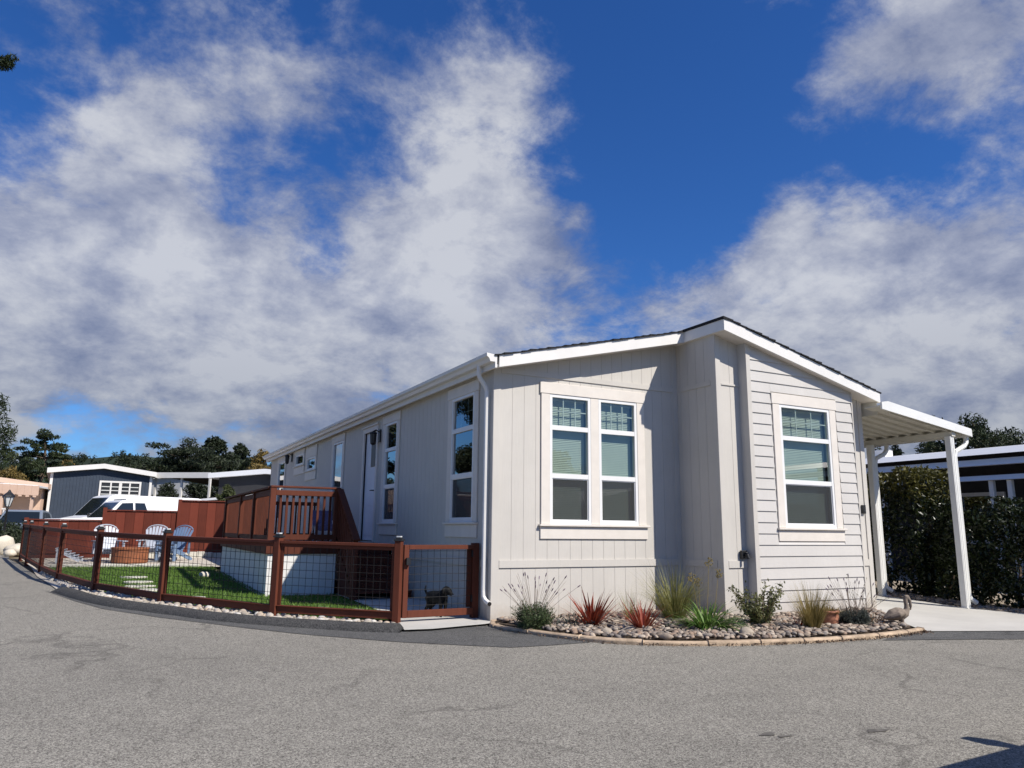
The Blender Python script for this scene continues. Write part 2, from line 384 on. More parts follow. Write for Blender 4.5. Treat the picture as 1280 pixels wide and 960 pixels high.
sheet('asphalt_strip', [(-5.55, 6.3), (-4.95, 4.45), (-4.45, 3.2), (-3.92, 2.3), (-3.0, 1.0), (-2.2, .2), (-1.3, -.42), (-.2, -.25), (-.2, -.42), (-.12, -.95), (.07, -1.55), (.25, -2.02), (-.35, -2.03), (-.73, -2.0), (-1.0, -1.78), (-1.68, -1.17), (-2.35, -.34), (-3.09, .67), (-3.92, 1.9), (-4.6, 3.1), (-5.0, 4.3)], M['road_new'], 0.005)
sheet('asphalt_strip', [(4.0, -3.08), (4.72, -2.95), (5.97, -3.44), (9.5, -4.45), (30, -6.5), (30, -7.0), (9.5, -5.1), (6.2, -4.2), (5.2, -3.88), (4.25, -3.5), (3.5, -3.25)], M['road_new'], 0.005)
sheet('driveway', [(4.72, -2.95), (6.40, -.9), (6.40, 12), (8.26, 12), (8.26, -1.4), (8.3, -2.0), (8.75, -2.9), (9.5, -4.4), (5.97, -3.44)], M['concrete'], 0.012, zf=gd)
sheet('gravel_strip', [(8.28, 12), (8.28, -1.45), (8.36, -2.2), (9.5, -4.3), (30, -6.4), (30, 12)], M['gravel_bed'], 0.008, zf=gd)
sheet('path', [(-1.36, -.42), (-1.02, -.46), (-.22, -.27), (0.0, -.16), (0.0, 4.0), (-1.05, 4.0), (-1.05, 1.9), (-1.18, .4)], M['concrete'], 0.03)
sheet('lawn_base', [(-1.06, .6), (-1.06, 4.0), (-2.3, 4.0), (-2.3, 12.0), (-5.9, 12.6), (-5.55, 9.0), (-4.95, 6.2), (-4.0, 3.7), (-2.7, 1.7), (-1.5, .72)], M['lawn'], 0.02)
sheet('patio', [(-5.9, 12.65), (-2.3, 12.05), (-.1, 11.8), (-.1, 17.4), (-6.8, 17.4)], M['gravel_pale'], 0.024)
sheet('gravel_border', [(-1.2, .42), (-1.25, .25), (-1.42, -.28)] + [(x+.16*.6, y+.16) for x, y in KL[::-1][1:]] + [(-6.9, 17.4), (-6.6, 16), (-5.95, 11.0), (-5.5, 8.5), (-4.7, 5.6), (-3.8, 3.55), (-2.55, 1.62)], M['gravel_pale'], 0.016)
sheet('planting_bed', [(x*.97+.1, y*.98+.08) for x, y in BED] + [(6.35, -.92), (6.35, -.6), (3.4, -.6), (3.4, .2), (.05, .1)], M['soil'], 0.045, zf=lambda x, y: 0.0)
# rolled asphalt kerb
def sweep(mb, pts, prof, zf, taper=True):
    k = len(pts); n = len(prof); b = len(mb.v)
    for i, p in enumerate(pts):
        t = nrm(np.array(pts[min(i+1, k-1)])-np.array(pts[max(i-1, 0)])); nx, ny = -t[1], t[0]
        sc = 1.0
        if taper and i in (0, k-1): sc = .25
        for (o, h) in prof: mb.v.append((p[0]+nx*o, p[1]+ny*o, zf(*p)+h*sc))
    for i in range(k-1):
        for j in range(n-1): mb.f.append([b+i*n+j, b+i*n+j+1, b+(i+1)*n+j+1, b+(i+1)*n+j]); mb.m.append(0)
    mb.f.append([b+j for j in range(n)]); mb.m.append(0); mb.f.append([b+(k-1)*n+j for j in range(n)][::-1]); mb.m.append(0)
def smoothpath(pts, n=6):
    out = []; P = [np.array(p, float) for p in pts]
    for i in range(len(P)-1):
        p0 = P[max(i-1, 0)]; p1 = P[i]; p2 = P[i+1]; p3 = P[min(i+2, len(P)-1)]
        for k in range(n):
            t = k/n; out.append(tuple(.5*((2*p1)+(-p0+p2)*t+(2*p0-5*p1+4*p2-p3)*t*t+(-p0+3*p1-3*p2+p3)*t**3)))
    out.append(tuple(P[-1])); return out
mb = MB(); kp = smoothpath(KL[4:], 6)
rng = np.random.default_rng(3)
prof = [(-.02, -.02), (.0, .03), (.05, .075), (.12, .098), (.19, .09), (.25, .05), (.28, -.02)]
sweep(mb, kp, prof, lambda x, y: g(x, y)+.004*math.sin(x*9+y*7), True)
tag(mb.build('kerb', M['kerb'], None, True), kind='structure')
# tan moulded edging round the planting bed
mb = MB(); ep = smoothpath(BED, 6)
prof2 = [(0, -.02), (-.004, .034), (.012, .050), (.068, .053), (.085, .04), (.09, -.02)]
seg = []; L = 0
k = len(ep); i0 = 0
while i0 < k-1:
    i1 = min(i0+7, k-1); sub = [np.array(p) for p in ep[i0:i1+1]]
    a = sub[-1]-sub[-2]; sub[-1] = sub[-1]-nrm(a)*.005
    z = rng.uniform(-.006, .006)
    sweep(mb, [tuple(p) for p in sub], [(o+rng.uniform(-.004, .004), h+z) for o, h in prof2], lambda x, y: 0, False); i0 = i1
eo = center_top(mb.build('garden_edging', M['tan'], None, False, .012, 2))
tag(eo, 'low curved edging of tan moulded blocks around the stony planting bed', 'edging')

# stones
def stone_mesh(name, centers, sizes, mat, seed, flat=.6):
    r = np.random.default_rng(seed)
    bm = bmesh.new(); bmesh.ops.create_icosphere(bm, subdivisions=2, radius=1); bv = np.array([v.co[:] for v in bm.verts]); bf = np.array([[v.index for v in f.verts] for f in bm.faces]); bm.free()
    V = []; Fs = []
    for i, (c, s) in enumerate(zip(centers, sizes)):
        sc = s*np.array([r.uniform(.8, 1.35), r.uniform(.7, 1.1), r.uniform(.7, 1.1)*flat])
        k = r.normal(size=(3, 3)); off = sum(.13*np.sin(bv @ k[j]*1.6+r.uniform(0, 6)) for j in range(3))
        p = bv*(1+off[:, None])*sc
        a = r.uniform(0, 2*PI); t = r.uniform(-.35, .35)
        Rz = np.array([[math.cos(a), -math.sin(a), 0], [math.sin(a), math.cos(a), 0], [0, 0, 1]]); Rx = np.array([[1, 0, 0], [0, math.cos(t), -math.sin(t)], [0, math.sin(t), math.cos(t)]])
        V.append(p @ (Rz @ Rx).T+c); Fs.append(bf+i*len(bv))
    V = np.concatenate(V); Fs = np.concatenate(Fs)
    me = bpy.data.meshes.new(name); me.from_pydata(V.tolist(), [], Fs.tolist()); me.materials.append(mat)
    me.polygons.foreach_set('use_smooth', [True]*len(me.polygons)); me.update()
    o = bpy.data.objects.new(name, me); COL.objects.link(o); OFF[o.name] = np.zeros(3); return o
def inpoly(x, y, P):
    c = False; j = len(P)-1
    for i in range(len(P)):
        if (P[i][1] > y) != (P[j][1] > y) and x < (P[j][0]-P[i][0])*(y-P[i][1])/(P[j][1]-P[i][1])+P[i][0]: c = not c
        j = i
    return c
def scatter(P, n, mind, r):
    xs = [p[0] for p in P]; ys = [p[1] for p in P]; out = []; tries = 0; grid = {}
    while len(out) < n and tries < n*40:
        tries += 1; x = r.uniform(min(xs), max(xs)); y = r.uniform(min(ys), max(ys))
        if not inpoly(x, y, P): continue
        gx, gy = int(x/mind), int(y/mind)
        if any((x-a)**2+(y-b)**2 < mind*mind for i in (-1, 0, 1) for j in (-1, 0, 1) for a, b in grid.get((gx+i, gy+j), [])): continue
        grid.setdefault((gx, gy), []).append((x, y)); out.append((x, y))
    return out
bedin = [(x+.12*(.6 if x < 0 else .0)+(.12 if x < .3 else 0), y+.14) for x, y in BED[1:-1]] + [(4.6, -2.75), (6.2, -1.12), (3.5, -1.1), (3.25, -.95), (3.25, -.05), (.1, -.06)]
r5 = np.random.default_rng(5)
front = [p for p in scatter(bedin, 5200, .052, r5)]
cs = [np.array((x, y, .055+r5.uniform(0, .03))) for x, y in front]; sz = [r5.choice([.024, .031, .039, .048], p=[.3, .35, .25, .1])*r5.uniform(.9, 1.15) for _ in cs]
tag(stone_mesh('river_cobble', cs, sz, M['cob'], 6), kind='stuff')
gb = [(-1.42, -.2)] + [(x+.30*.62+.02, y+.3) for x, y in KL[::-1][1:]] + [(-6.4, 16.0), (-5.75, 10.9), (-5.3, 8.2), (-4.6, 5.5), (-3.7, 3.45), (-2.5, 1.55), (-1.25, .3)]
ps = scatter(gb, 900, .07, r5); cs = [np.array((x, y, g(x, y)+.03)) for x, y in ps]
tag(stone_mesh('white_pebble', cs, [r5.uniform(.025, .06) for _ in cs], M['peb'], 8, .7), kind='stuff')
# ---------------------------------------------------------------- the house
house = thing('manufactured_house', 'long greige single-storey house with white trim and stepped gable front beside the road', 'house', (3.2, 8.0, 0))
XR = 3.25; YA = -.30; YBF = -1.208; HL = 17.2
def ftL(x): return 3.464+.2294*x          # underside of the eaves, left half
def ftR(x): return 4.212-.239*(x-XR)      # right half
class Fr:
    def __init__(s, p0, u, n): s.p0 = np.array(p0, float); s.u = np.array(u, float); s.n = np.array(n, float)
    def P(s, u, o, z): return s.p0+s.u*u+s.n*o+np.array([0, 0, z])
def panel(mb, fr, u0, u1, z0, zt0, zt1, fo, back=-.07):
    P = fr.P
    vs = [P(u0, back, z0), P(u1, back, z0), P(u1, fo, z0), P(u0, fo, z0), P(u0, back, zt0), P(u1, back, zt1), P(u1, fo, zt1), P(u0, fo, zt0)]
    fs = [(0,3,2,1),(4,5,6,7),(0,1,5,4),(1,2,6,5),(2,3,7,6),(3,0,4,7)]
    fs = [q[::-1] for q in fs] if np.dot(np.cross(fr.u, fr.n), (0, 0, 1)) < 0 else fs
    mb.add(vs, fs)
def siding(mb, fr, L, z0, zt, holes, pitch=.192, gap=.006, start=.10, depth=.0035):
    cuts = [(0, start)]; u = start
    segs = [(0.0, start-gap, 0.0), (start-gap, start, -depth)]
    while u < L:
        e = min(u+pitch-gap, L); segs.append((u, e, 0.0))
        if e < L: segs.append((e, min(e+gap, L), -depth))
        u += pitch
    for (a, b, fo) in segs:
        if b-a < 1e-5: continue
        cu = sorted(set([a, b]+[h for H in holes for h in H[:2] if a < h < b]))
        for p, q in zip(cu[:-1], cu[1:]):
            mid = (p+q)/2; zs = sorted([(h[2], h[3]) for h in holes if h[0] <= mid <= h[1]]); z = z0
            for (h0, h1) in zs:
                if h0 > z: panel(mb, fr, p, q, z, h0, h0, fo)
                z = h1
            if zt(p) > z+.01: panel(mb, fr, p, q, z, zt(p), zt(q), fo)
fa = Fr((0, 0, 0), (1, 0, 0), (0, -1, 0))
fl = Fr((0, 0, 0), (0, 1, 0), (-1, 0, 0))
fb = Fr((3.29, 0, 0), (0, -1, 0), (-1, 0, 0))
ff = Fr((3.29, -.908, 0), (1, 0, 0), (0, -1, 0))
fc = Fr((3.75, -1.058, 0), (1, 0, 0), (0, -1, 0))
# openings: (u0,u1,z0,z1)
WA = (.90, 2.46, 1.31, 3.19); WC = (4.41-3.75, 5.52-3.75, 1.30, 3.19)
WL = [(.63, 1.47, 1.33, 3.24), (4.10, 4.80, 1.33, 3.24), (7.95, 8.80, 1.33, 3.24), (14.75, 15.75, 1.45, 3.28), (12.15, 13.15, 2.98, 3.30), (10.68, 11.62, 2.75, 3.10)]
DOOR = (5.34, 6.20, .97, 3.20)
mb = MB(); siding(mb, fa, 3.29, .03, lambda u: ftL(u)+.03, [WA]); mb.build('front_wall', M['siding'], house)
mb = MB(); siding(mb, fl, HL, .03, lambda u: 3.47, WL+[DOOR]); mb.build('side_wall', M['siding'], house)
mb = MB(); siding(mb, fb, .908, .03, lambda u: 4.23, [], start=.09); mb.build('step_wall', M['siding'], house)
mb = MB(); siding(mb, ff, 3.21, .03, lambda u: ftR(3.29+u)+.02, [(WC[0]+.46-.2, WC[1]+.46+.2, 1.1, 3.4)], start=.085); mb.build('gable_wall', M['siding'], house)
mb = MB(); mb.prism([(6.5, .03), (6.5, ftR(6.5)), (6.42, ftR(6.42)), (6.42, .03)], 'xz', -.908, HL)
mb.prism([(0, .03), (6.5, .03), (6.5, ftR(6.5)), (XR, 4.2), (0, 3.45)], 'xz', HL-.06, HL); mb.build('rear_wall', M['siding'], house)
# lap siding of the bay
def lap(mb, u0, u1, z0, z1, zt):
    def pr(a, b, za, zb):
        tz = min(zb, zt(a), ); tz2 = min(zb, zt(b))
        if max(tz, tz2) < za+.01: return
        P = fc.P
        vs = [P(a, -.03, za), P(b, -.03, za), P(b, .021, za), P(a, .021, za), P(a, -.03, max(tz, za)), P(b, -.03, max(tz2, za)), P(b, .004, max(tz2, za)), P(a, .004, max(tz, za))]
        mb.add(vs, [(0,3,2,1),(4,5,6,7),(0,1,5,4),(1,2,6,5),(2,3,7,6),(3,0,4,7)])
    pr(u0, u1, z0, z1)
mb = MB(); ex = .1645; z = 1.048-6*ex
hw = (WC[0]-.17, WC[1]+.17, 1.09, 3.375)
ztC = lambda u: ftR(3.75+u)+.02
while z < 4.2:
    a, b = max(z, .03), z+ex+.012
    if b < hw[2]: lap(mb, .08, 2.32, a, b, ztC)
    elif a > hw[3]:
        k = np.linspace(.08, 2.32, 57)
        if ztC(2.32) > b: lap(mb, .08, 2.32, a, b, ztC)
        else:
            for u0, u1 in zip(k[:-1], k[1:]): lap(mb, u0, u1, a, b, ztC)
    elif a < hw[2] or b > hw[3]:
        lap(mb, .08, hw[0], a, b, ztC); lap(mb, hw[1], 2.32, a, b, ztC)
        if a < hw[2]: lap(mb, hw[0], hw[1], a, hw[2], ztC)
        else: lap(mb, hw[0], hw[1], hw[3], b, ztC)
    else: lap(mb, .08, hw[0], a, b, ztC); lap(mb, hw[1], 2.32, a, b, ztC)
    z += ex
for (u0, u1, z0, z1) in ((hw[0], WC[0], 1.09, 3.375), (WC[1], hw[1], 1.09, 3.375), (WC[0], WC[1], 1.09, WC[2]), (WC[0], WC[1], WC[3], 3.375)):
    panel(mb, fc, u0, u1, z0, z1, z1, .002, -.03)
mb.build('lap_siding', M['lap'], house)
# corner boards and bands
for (fr_, u0_, u1_, ta_, tb_, fo_, bk_) in ((fa, -.012, .10, ftL(0)+.01, ftL(.1)+.01, .014, -.07), (fl, -.012, .095, 3.45, 3.45, .016, -.07), (fa, 3.20, 3.288, ftL(3.2), ftL(3.28), .010, -.07), (fb, .80, .920, 4.22, 4.22, .012, -.07), (ff, -.009, .085, ftR(3.29)+.01, ftR(3.37), .015, -.02), (fc, 0, .082, ftR(3.75)+.01, ftR(3.83), .026, -.16), (fc, 2.322, 2.345, ftR(6.07), ftR(6.09), .024, -.16), (ff, 3.13, 3.225, ftR(6.42), ftR(6.5), .016, -.06)):
    mb = MB(); panel(mb, fr_, u0_, u1_, .03, ta_, tb_, fo_, bk_); mb.build('corner_board', M['siding'], house)
'''
panel(mb, fa, -.012, .10, .03, ftL(0)+.01, ftL(.1)+.01, .014)
panel(mb, fl, -.012, .095, .03, 3.45, 3.45, .014)
panel(mb, fa, 3.20, 3.288, .03, ftL(3.2), ftL(3.28), .010)
panel(mb, fb, .80, .920, .03, 4.22, 4.22, .012)
panel(mb, ff, -.012, .085, .03, ftR(3.29)+.01, ftR(3.37), .013, -.02)
panel(mb, fc, 0, .082, .03, ftR(3.75)+.01, ftR(3.83), .026, -.16)
panel(mb, fc, 2.322, 2.345, .03, ftR(6.07), ftR(6.09), .024, -.16)
panel(mb, ff, 3.13, 3.225, .03, ftR(6.42), ftR(6.5), .016, -.06)
'''
for (fr, u0, u1) in ((fa, .104, 3.196), (fb, .09, .797), (ff, .09, .456), (ff, 2.81, 3.126)):
    mb = MB(); panel(mb, fr, u0, u1, .715, .815, .815, .018, -.01); mb.build('band_trim', M['siding'], house)
for (fr, u0, u1, z1_) in ((fa, .104, 3.196, 3.50), (fb, .09, .797, 3.50), (ff, .09, .456, 3.45)): mb = MB(); panel(mb, fr, u0, u1, 3.425, z1_, z1_, .016, -.01); mb.build('band_trim', M['siding'], house)
mb = MB(); panel(mb, fl, .10, 17.0, .715, .815, .815, .018, -.01); mb.build('band_trim', M['siding'], house)
# roof
mb = MB()
mb.prism([(-.11, ftL(-.11)), (XR, ftL(XR)), (XR, ftL(XR)+.03), (-.11, ftL(-.11)+.03)], 'xz', YA+.03, HL+.25)
mb.prism([(XR-.02, ftR(XR)), (6.62, ftR(6.62)), (6.62, ftR(6.62)+.03), (XR-.02, ftR(XR)+.03)], 'xz', YBF+.03, HL+.25)
mb.build('soffit', M['soffit'], house)
mb = MB()
H1 = .165
mb.prism([(-.075, ftL(-.075)-.012), (XR-.03, ftL(XR)-.012), (XR-.03, ftL(XR)+H1), (-.075, ftL(-.075)+H1)], 'xz', YA, YA+.03)
mb.box(-.14, -.11, YA+.001, HL+.25, 3.42, 3.60)
mb.prism([(XR-.03, ftR(XR)-.012), (6.64, ftR(6.64)-.012), (6.64, ftR(6.64)+.15), (XR-.03, ftR(XR)+.165)], 'xz', YBF, YBF+.03)
mb.box(XR-.032, XR-.002, YBF+.031, YA+.05, 4.20, ftR(XR)+H1)
mb.box(6.622, 6.652, YBF+.031, HL+.25, ftR(6.64)-.01, ftR(6.64)+.14)
mb.build('fascia', M['white'], house)
mb = MB(); rs = np.random.default_rng(11)
def courses(xa, za, xb, zb, y0, y1):
    n = int(math.hypot(xb-xa, zb-za)/.145); d = np.array([xb-xa, zb-za])/n; nn = nrm(np.array([-d[1], d[0]])); nn = nn if nn[1] > 0 else -nn
    for i in range(n):
        p = np.array([xa, za])+d*i; q = p+d*1.12
        t = .026+rs.uniform(-.005, .008)
        poly = [tuple(p), tuple(q), tuple(q+nn*.012), tuple(p+nn*t)]
        mb.prism(poly, 'xz', y0+rs.uniform(-.012, .008), y1)
courses(-.15, ftL(-.15)+H1-.012, XR, ftL(XR)+H1+.002, YA-.018, HL+.26)
courses(6.67, ftR(6.67)+.150, XR, ftR(XR)+H1+.002, YBF-.018, HL+.26)
mb.prism([(XR-.14, ftL(XR-.14)+H1+.012), (XR, ftL(XR)+H1+.03), (XR+.14, ftR(XR+.14)+H1+.015), (XR+.14, ftR(XR+.14)+H1+.03), (XR, ftL(XR)+H1+.045), (XR-.14, ftL(XR-.14)+H1+.03)], 'xz', YA, HL+.26)
mb.prism([(XR-.05, ftR(XR)+H1-.01), (XR+.14, ftR(XR+.14)+H1+.0), (XR+.14, ftR(XR+.14)+H1+.03), (XR-.05, ftR(XR)+H1+.03)], 'xz', YBF-.016, YA)
mb.build('shingle_roof', M['shingle'], house)
# roof vent seen over the gutter line
mb = MB(); mb.lathe([(.05, 3.6), (.05, 3.98), (.09, 3.98), (.09, 4.05), (.02, 4.08)], (.6, 13.2, 0), 10); mb.build('roof_vent', M['alu'], house, True)
# gutter and downspout
mb = MB()
gp = [(-.142, 3.602), (-.142, 3.50), (-.215, 3.50), (-.235, 3.545), (-.268, 3.57), (-.272, 3.615), (-.255, 3.615), (-.225, 3.56), (-.205, 3.515), (-.155, 3.515), (-.155, 3.602)]
mb.prism(gp, 'xz', YA+.0, HL+.25)
mb.prism([(-.142, 3.60), (-.142, 3.50), (-.215, 3.50), (-.235, 3.545), (-.268, 3.57), (-.272, 3.615)], 'xz', YA-.004, YA)
mb.build('gutter', M['white'], house)
def rtube(mb, pts, w, h):
    for p, q in zip(pts[:-1], pts[1:]): mb.beam(p, q, w, h, up=(0, 1, 0.01))
mb = MB()
mb.tube([(-.20, .10, 3.52), (-.20, .10, 3.40), (-.19, .10, 3.35), (-.09, .10, 3.21), (-.07, .10, 3.15), (-.07, .10, 2.0), (-.07, .10, .42), (-.07, .09, .34), (-.062, .05, .29), (-.045, -.03, .255)], .033, 8)
dsp = mb.build('downspout', M['white'], house, False)
mb = MB(); mb.tube([(-.046, -.026, .2565), (-.041, -.048, .247)], .028, 8); mb.build('outlet', M['blackp'], dsp)

# windows
def window(fr, W, rails, cols=1, trim=.145, lite='glass', blinds=True, apron=True, head=.17, grille=False, sillz=None, screen=True, drop=.22):
    u0, u1, z0, z1 = W
    def bx(mb, a, b, c, d, o0, o1):
        vs = [fr.P(a, o0, c), fr.P(b, o0, c), fr.P(b, o1, c), fr.P(a, o1, c), fr.P(a, o0, d), fr.P(b, o0, d), fr.P(b, o1, d), fr.P(a, o1, d)]
        fs = [(0,3,2,1),(4,5,6,7),(0,1,5,4),(1,2,6,5),(2,3,7,6),(3,0,4,7)]
        if np.dot(np.cross(fr.u, fr.n), (0, 0, 1)) < 0: fs = [q[::-1] for q in fs]
        mb.add(vs, fs)
    mb = MB(); fw = .042
    mull = [u0+(u1-u0)*i/cols for i in range(1, cols)]
    edges = [u0]+sum([[m_-.075, m_+.075] for m_ in mull], [])+[u1]
    bays = [(edges[2*i], edges[2*i+1]) for i in range(cols)]
    for (a, b) in bays:
        bx(mb, a, a+fw, z0, z1, -.05, .018); bx(mb, b-fw, b, z0, z1, -.05, .018)
        bx(mb, a+fw, b-fw, z1-fw, z1, -.05, .018); bx(mb, a+fw, b-fw, z0, z0+.055, -.05, .018)
        for rz in rails: bx(mb, a+fw, b-fw, rz-.034, rz+.034, -.05, .015)
    win = mb.build('window', M['vinyl'], house)
    lv = [z0+.055]+sum([[rz-.034, rz+.034] for rz in rails], [])+[z1-fw]
    rows = [(lv[2*i], lv[2*i+1]) for i in range(len(lv)//2)]
    gm = M[lite]
    for (a, b) in bays:
        for i, (c, d) in enumerate(rows):
            mb = MB(); o = -.03 if i == 0 and len(rows) > 1 else -.012
            mb.add([fr.P(a+fw, o, c), fr.P(b-fw, o, c), fr.P(b-fw, o, d), fr.P(a+fw, o, d)], [(0, 1, 2, 3)] if np.dot(np.cross(fr.u, fr.n), (0, 0, 1)) > 0 else [(0, 1, 2, 3)])
            mb.build('pane', gm, win)
        if grille:
            mb = MB(); c, d = rows[-1]
            for k_ in (1, 2): x = a+fw+(b-a-2*fw)*k_/3; bx(mb, x-.008, x+.008, c, d, -.024, -.014)
            zc = (c+d)/2+.01
            for k_ in range(3):
                xa_ = a+fw+(b-a-2*fw)*k_/3+(.008 if k_ else 0); xb_ = a+fw+(b-a-2*fw)*(k_+1)/3-(.008 if k_ < 2 else 0)
                bx(mb, xa_, xb_, zc-.008, zc+.008, -.024, -.014)
            mb.build('grille', M['vinyl'], win)
        if screen and len(rows) > 1:
            c, d = rows[0]; mb = MB()
            mb.add([fr.P(a+fw+.012, -.004, c+.012), fr.P(b-fw-.012, -.004, c+.012), fr.P(b-fw-.012, -.004, d-.012), fr.P(a+fw+.012, -.004, d-.012)], [(0, 1, 2, 3)])
            mb.build('insect_screen', M['screen'], win)
            mb = MB()
            for q in ((a+fw, a+fw+.014, c, d), (b-fw-.014, b-fw, c, d), (a+fw+.014, b-fw-.014, d-.014, d), (a+fw+.014, b-fw-.014, c, c+.014)): bx(mb, *q, -.009, .004)
            mb.build('screen_frame', M['vinyl'], win)
    if blinds:
        for (a, b) in bays:
            mb = MB(); z = z0+.06
            while z < z1-.07:
                p = fr.P
                vs = [p(a+.05, -.085, z+.021), p(b-.05, -.085, z+.021), p(b-.05, -.097, z+.0), p(a+.05, -.097, z+.0), ]
                lean = .012
                vs = [p(a+.05, -.085-lean, z+.026), p(b-.05, -.085-lean, z+.026), p(b-.05, -.085, z-.002), p(a+.05, -.085, z-.002)]
                mb.add(vs, [(0, 1, 2, 3)]); z += .026
            bx(mb, a+.045, b-.045, z1-.075, z1-.045, -.12, -.075)
            mb.build('blind', M['blind'], win)
    # dim reveal box behind the pane
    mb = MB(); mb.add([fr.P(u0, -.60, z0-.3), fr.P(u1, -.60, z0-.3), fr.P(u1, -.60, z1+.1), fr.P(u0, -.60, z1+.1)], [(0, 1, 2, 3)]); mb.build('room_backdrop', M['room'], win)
    mb = MB(); tt = .024
    bx(mb, u0-trim-.02, u1+trim+.02, z1+.002, z1+head, .001, tt+.006)
    bx(mb, u0-trim, u0-.003, z0, z1, .001, tt); bx(mb, u1+.003, u1+trim, z0, z1, .001, tt)
    for m_ in mull: bx(mb, m_-.074, m_+.074, z0, z1, -.05, tt-.004)
    mb.build('casing', M['trim'], win, False, .004, 1)
    mb = MB(); bx(mb, u0-trim-.035, u1+trim+.045, z0-.030, z0-.001, .001, .062); mb.build('sill', M['trim'], win, False, .004, 1)
    mb = MB(); bx(mb, u0-trim-.01, u1+trim+.02, z0-drop, z0-.031, .001, .024); mb.build('apron', M['trim'], win, False, .004, 1)
    return win
window(fa, WA, [2.00, 2.70], 2, grille=True, drop=.205)
window(fc, WC, [1.995, 2.67], 1, grille=True, trim=.148, drop=.20)
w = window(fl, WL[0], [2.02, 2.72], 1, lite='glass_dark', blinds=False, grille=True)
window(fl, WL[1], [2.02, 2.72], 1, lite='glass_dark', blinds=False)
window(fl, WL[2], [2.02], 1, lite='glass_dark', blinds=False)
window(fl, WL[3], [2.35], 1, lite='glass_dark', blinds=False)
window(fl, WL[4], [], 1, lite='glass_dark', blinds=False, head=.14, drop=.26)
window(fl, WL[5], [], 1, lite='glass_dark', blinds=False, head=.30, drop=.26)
# entry door with its frame, narrow light and lever
mb = MB(); panel(mb, fl, DOOR[0]+.002, DOOR[1]-.002, DOOR[2]+.02, DOOR[3]-.002, DOOR[3]-.002, -.03, -.07)
for (a, b, c, d) in ((.10, .76, .12, .62), (.10, .76, .72, 1.42)):
    panel(mb, fl, DOOR[0]+a, DOOR[0]+b, DOOR[2]+c, DOOR[2]+d, DOOR[2]+d, -.022, -.03)
door = mb.build('door', M['door'], house)
mb = MB()
panel(mb, fl, DOOR[0]-.10, DOOR[0]+.0, DOOR[2], DOOR[3]+.10, DOOR[3]+.10, .03, -.07); panel(mb, fl, DOOR[1], DOOR[1]+.10, DOOR[2], DOOR[3]+.10, DOOR[3]+.10, .03, -.07)
panel(mb, fl, DOOR[0], DOOR[1], DOOR[3], DOOR[3]+.10, DOOR[3]+.10, .03, -.07); panel(mb, fl, DOOR[0]-.13, DOOR[1]+.13, DOOR[3]+.10, DOOR[3]+.13, DOOR[3]+.13, .06, -.02)
mb.build('door_frame', M['trim'], door)
mb = MB(); panel(mb, fl, DOOR[0]+.16, DOOR[0]+.46, DOOR[2]+1.50, DOOR[2]+2.08, DOOR[2]+2.08, -.018, -.029); mb.build('door_window', M['blackp'], door)
mb = MB(); mb.tube([(.03, DOOR[0]+.10, 1.98), (-.04, DOOR[0]+.10, 1.98), (-.045, DOOR[0]+.22, 1.98)], .013, 6); mb.build('door_handle', M['black'], door)
# wall lanterns, lock box, outside tap box
def lantern(y, z):
    mb = MB(); mb.box(-.03, -.005, y-.05, y+.05, z-.05, z+.20); mb.tube([(-.02, y, z+.14), (-.10, y, z+.19), (-.15, y, z+.16)], .011, 6)
    mb.lathe([(.015, .16), (.075, .13), (.08, .11), (.02, .10)], (-.15, y, z), 8); mb.lathe([(.05, -.10), (.06, -.085), (.03, -.12)], (-.15, y, z), 8)
    for a in range(4): mb.beam((-.15+.055*math.cos(a*PI/2+.785), y+.055*math.sin(a*PI/2+.785), z-.09), (-.15+.07*math.cos(a*PI/2+.785), y+.07*math.sin(a*PI/2+.785), z+.11), .01, .01, up=(1, 0, 0))
    l = mb.build('wall_lantern', M['black'], house); mb = MB(); mb.lathe([(.045, -.085), (.062, .10)], (-.15, y, z), 8); mb.build('lantern_glass', M['blackp'], l)
lantern(5.16, 2.98); lantern(13.75, 3.22)
mb = MB(); mb.box(6.335, 6.405, -.948, -.909, 1.55, 1.69); mb.box(6.345, 6.395, -.953, -.948, 1.56, 1.60); mb.build('lock_box', M['blackp'], house, False, .006, 2)
mb = MB(); mb.box(3.60, 3.71, -.965, -.921, .845, .965); mb.tube([(3.66, -.955, .90), (3.66, -1.02, .90), (3.665, -1.03, .85)], .022, 8); mb.lathe([(.03, 0), (.03, .012)], (3.66, -.985, .93), 8); mb.build('outdoor_tap', M['black'], house, False, .006, 2)
# floor slab closes the shell below
mb = MB(); mb.box(.08, 6.40, -.85, HL-.1, .02, .06); mb.box(.08, 6.4, 1.6, HL-.1, 3.38, 3.44); mb.build('floor', M['room'], house)

# ---------------------------------------------------------------- carport
cp = thing('carport', 'white metal carport awning with slim square posts against the house', 'carport', (7.5, 1.5, 0))
def cz(x): return 3.27-.128*(x-6.45)
CY0, CY1 = -1.45, 7.5
mb = MB()
mb.prism([(6.66, cz(6.66)), (8.66, cz(8.66)), (8.66, cz(8.66)+.02), (6.66, cz(6.66)+.02)], 'xz', CY0+.03, CY1)
mb.prism([(6.36, cz(6.36)), (6.659, cz(6.659)), (6.659, cz(6.659)+.02), (6.36, cz(6.36)+.02)], 'xz', CY0+.03, -1.09)
y = CY0+.12
while y < CY1:
    mb.prism([(6.68, cz(6.68)-.045), (8.60, cz(8.60)-.045), (8.60, cz(8.60)-.001), (6.68, cz(6.68)-.001)], 'xz', y, y+.03); y += .235
mb.build('roof_panel', M['awn'], cp)
mb = MB(); mb.box(6.60, 6.618, -1.16, CY1, 3.19, ftR(6.6)-.004); mb.build('wall_flashing', M['awn'], cp)
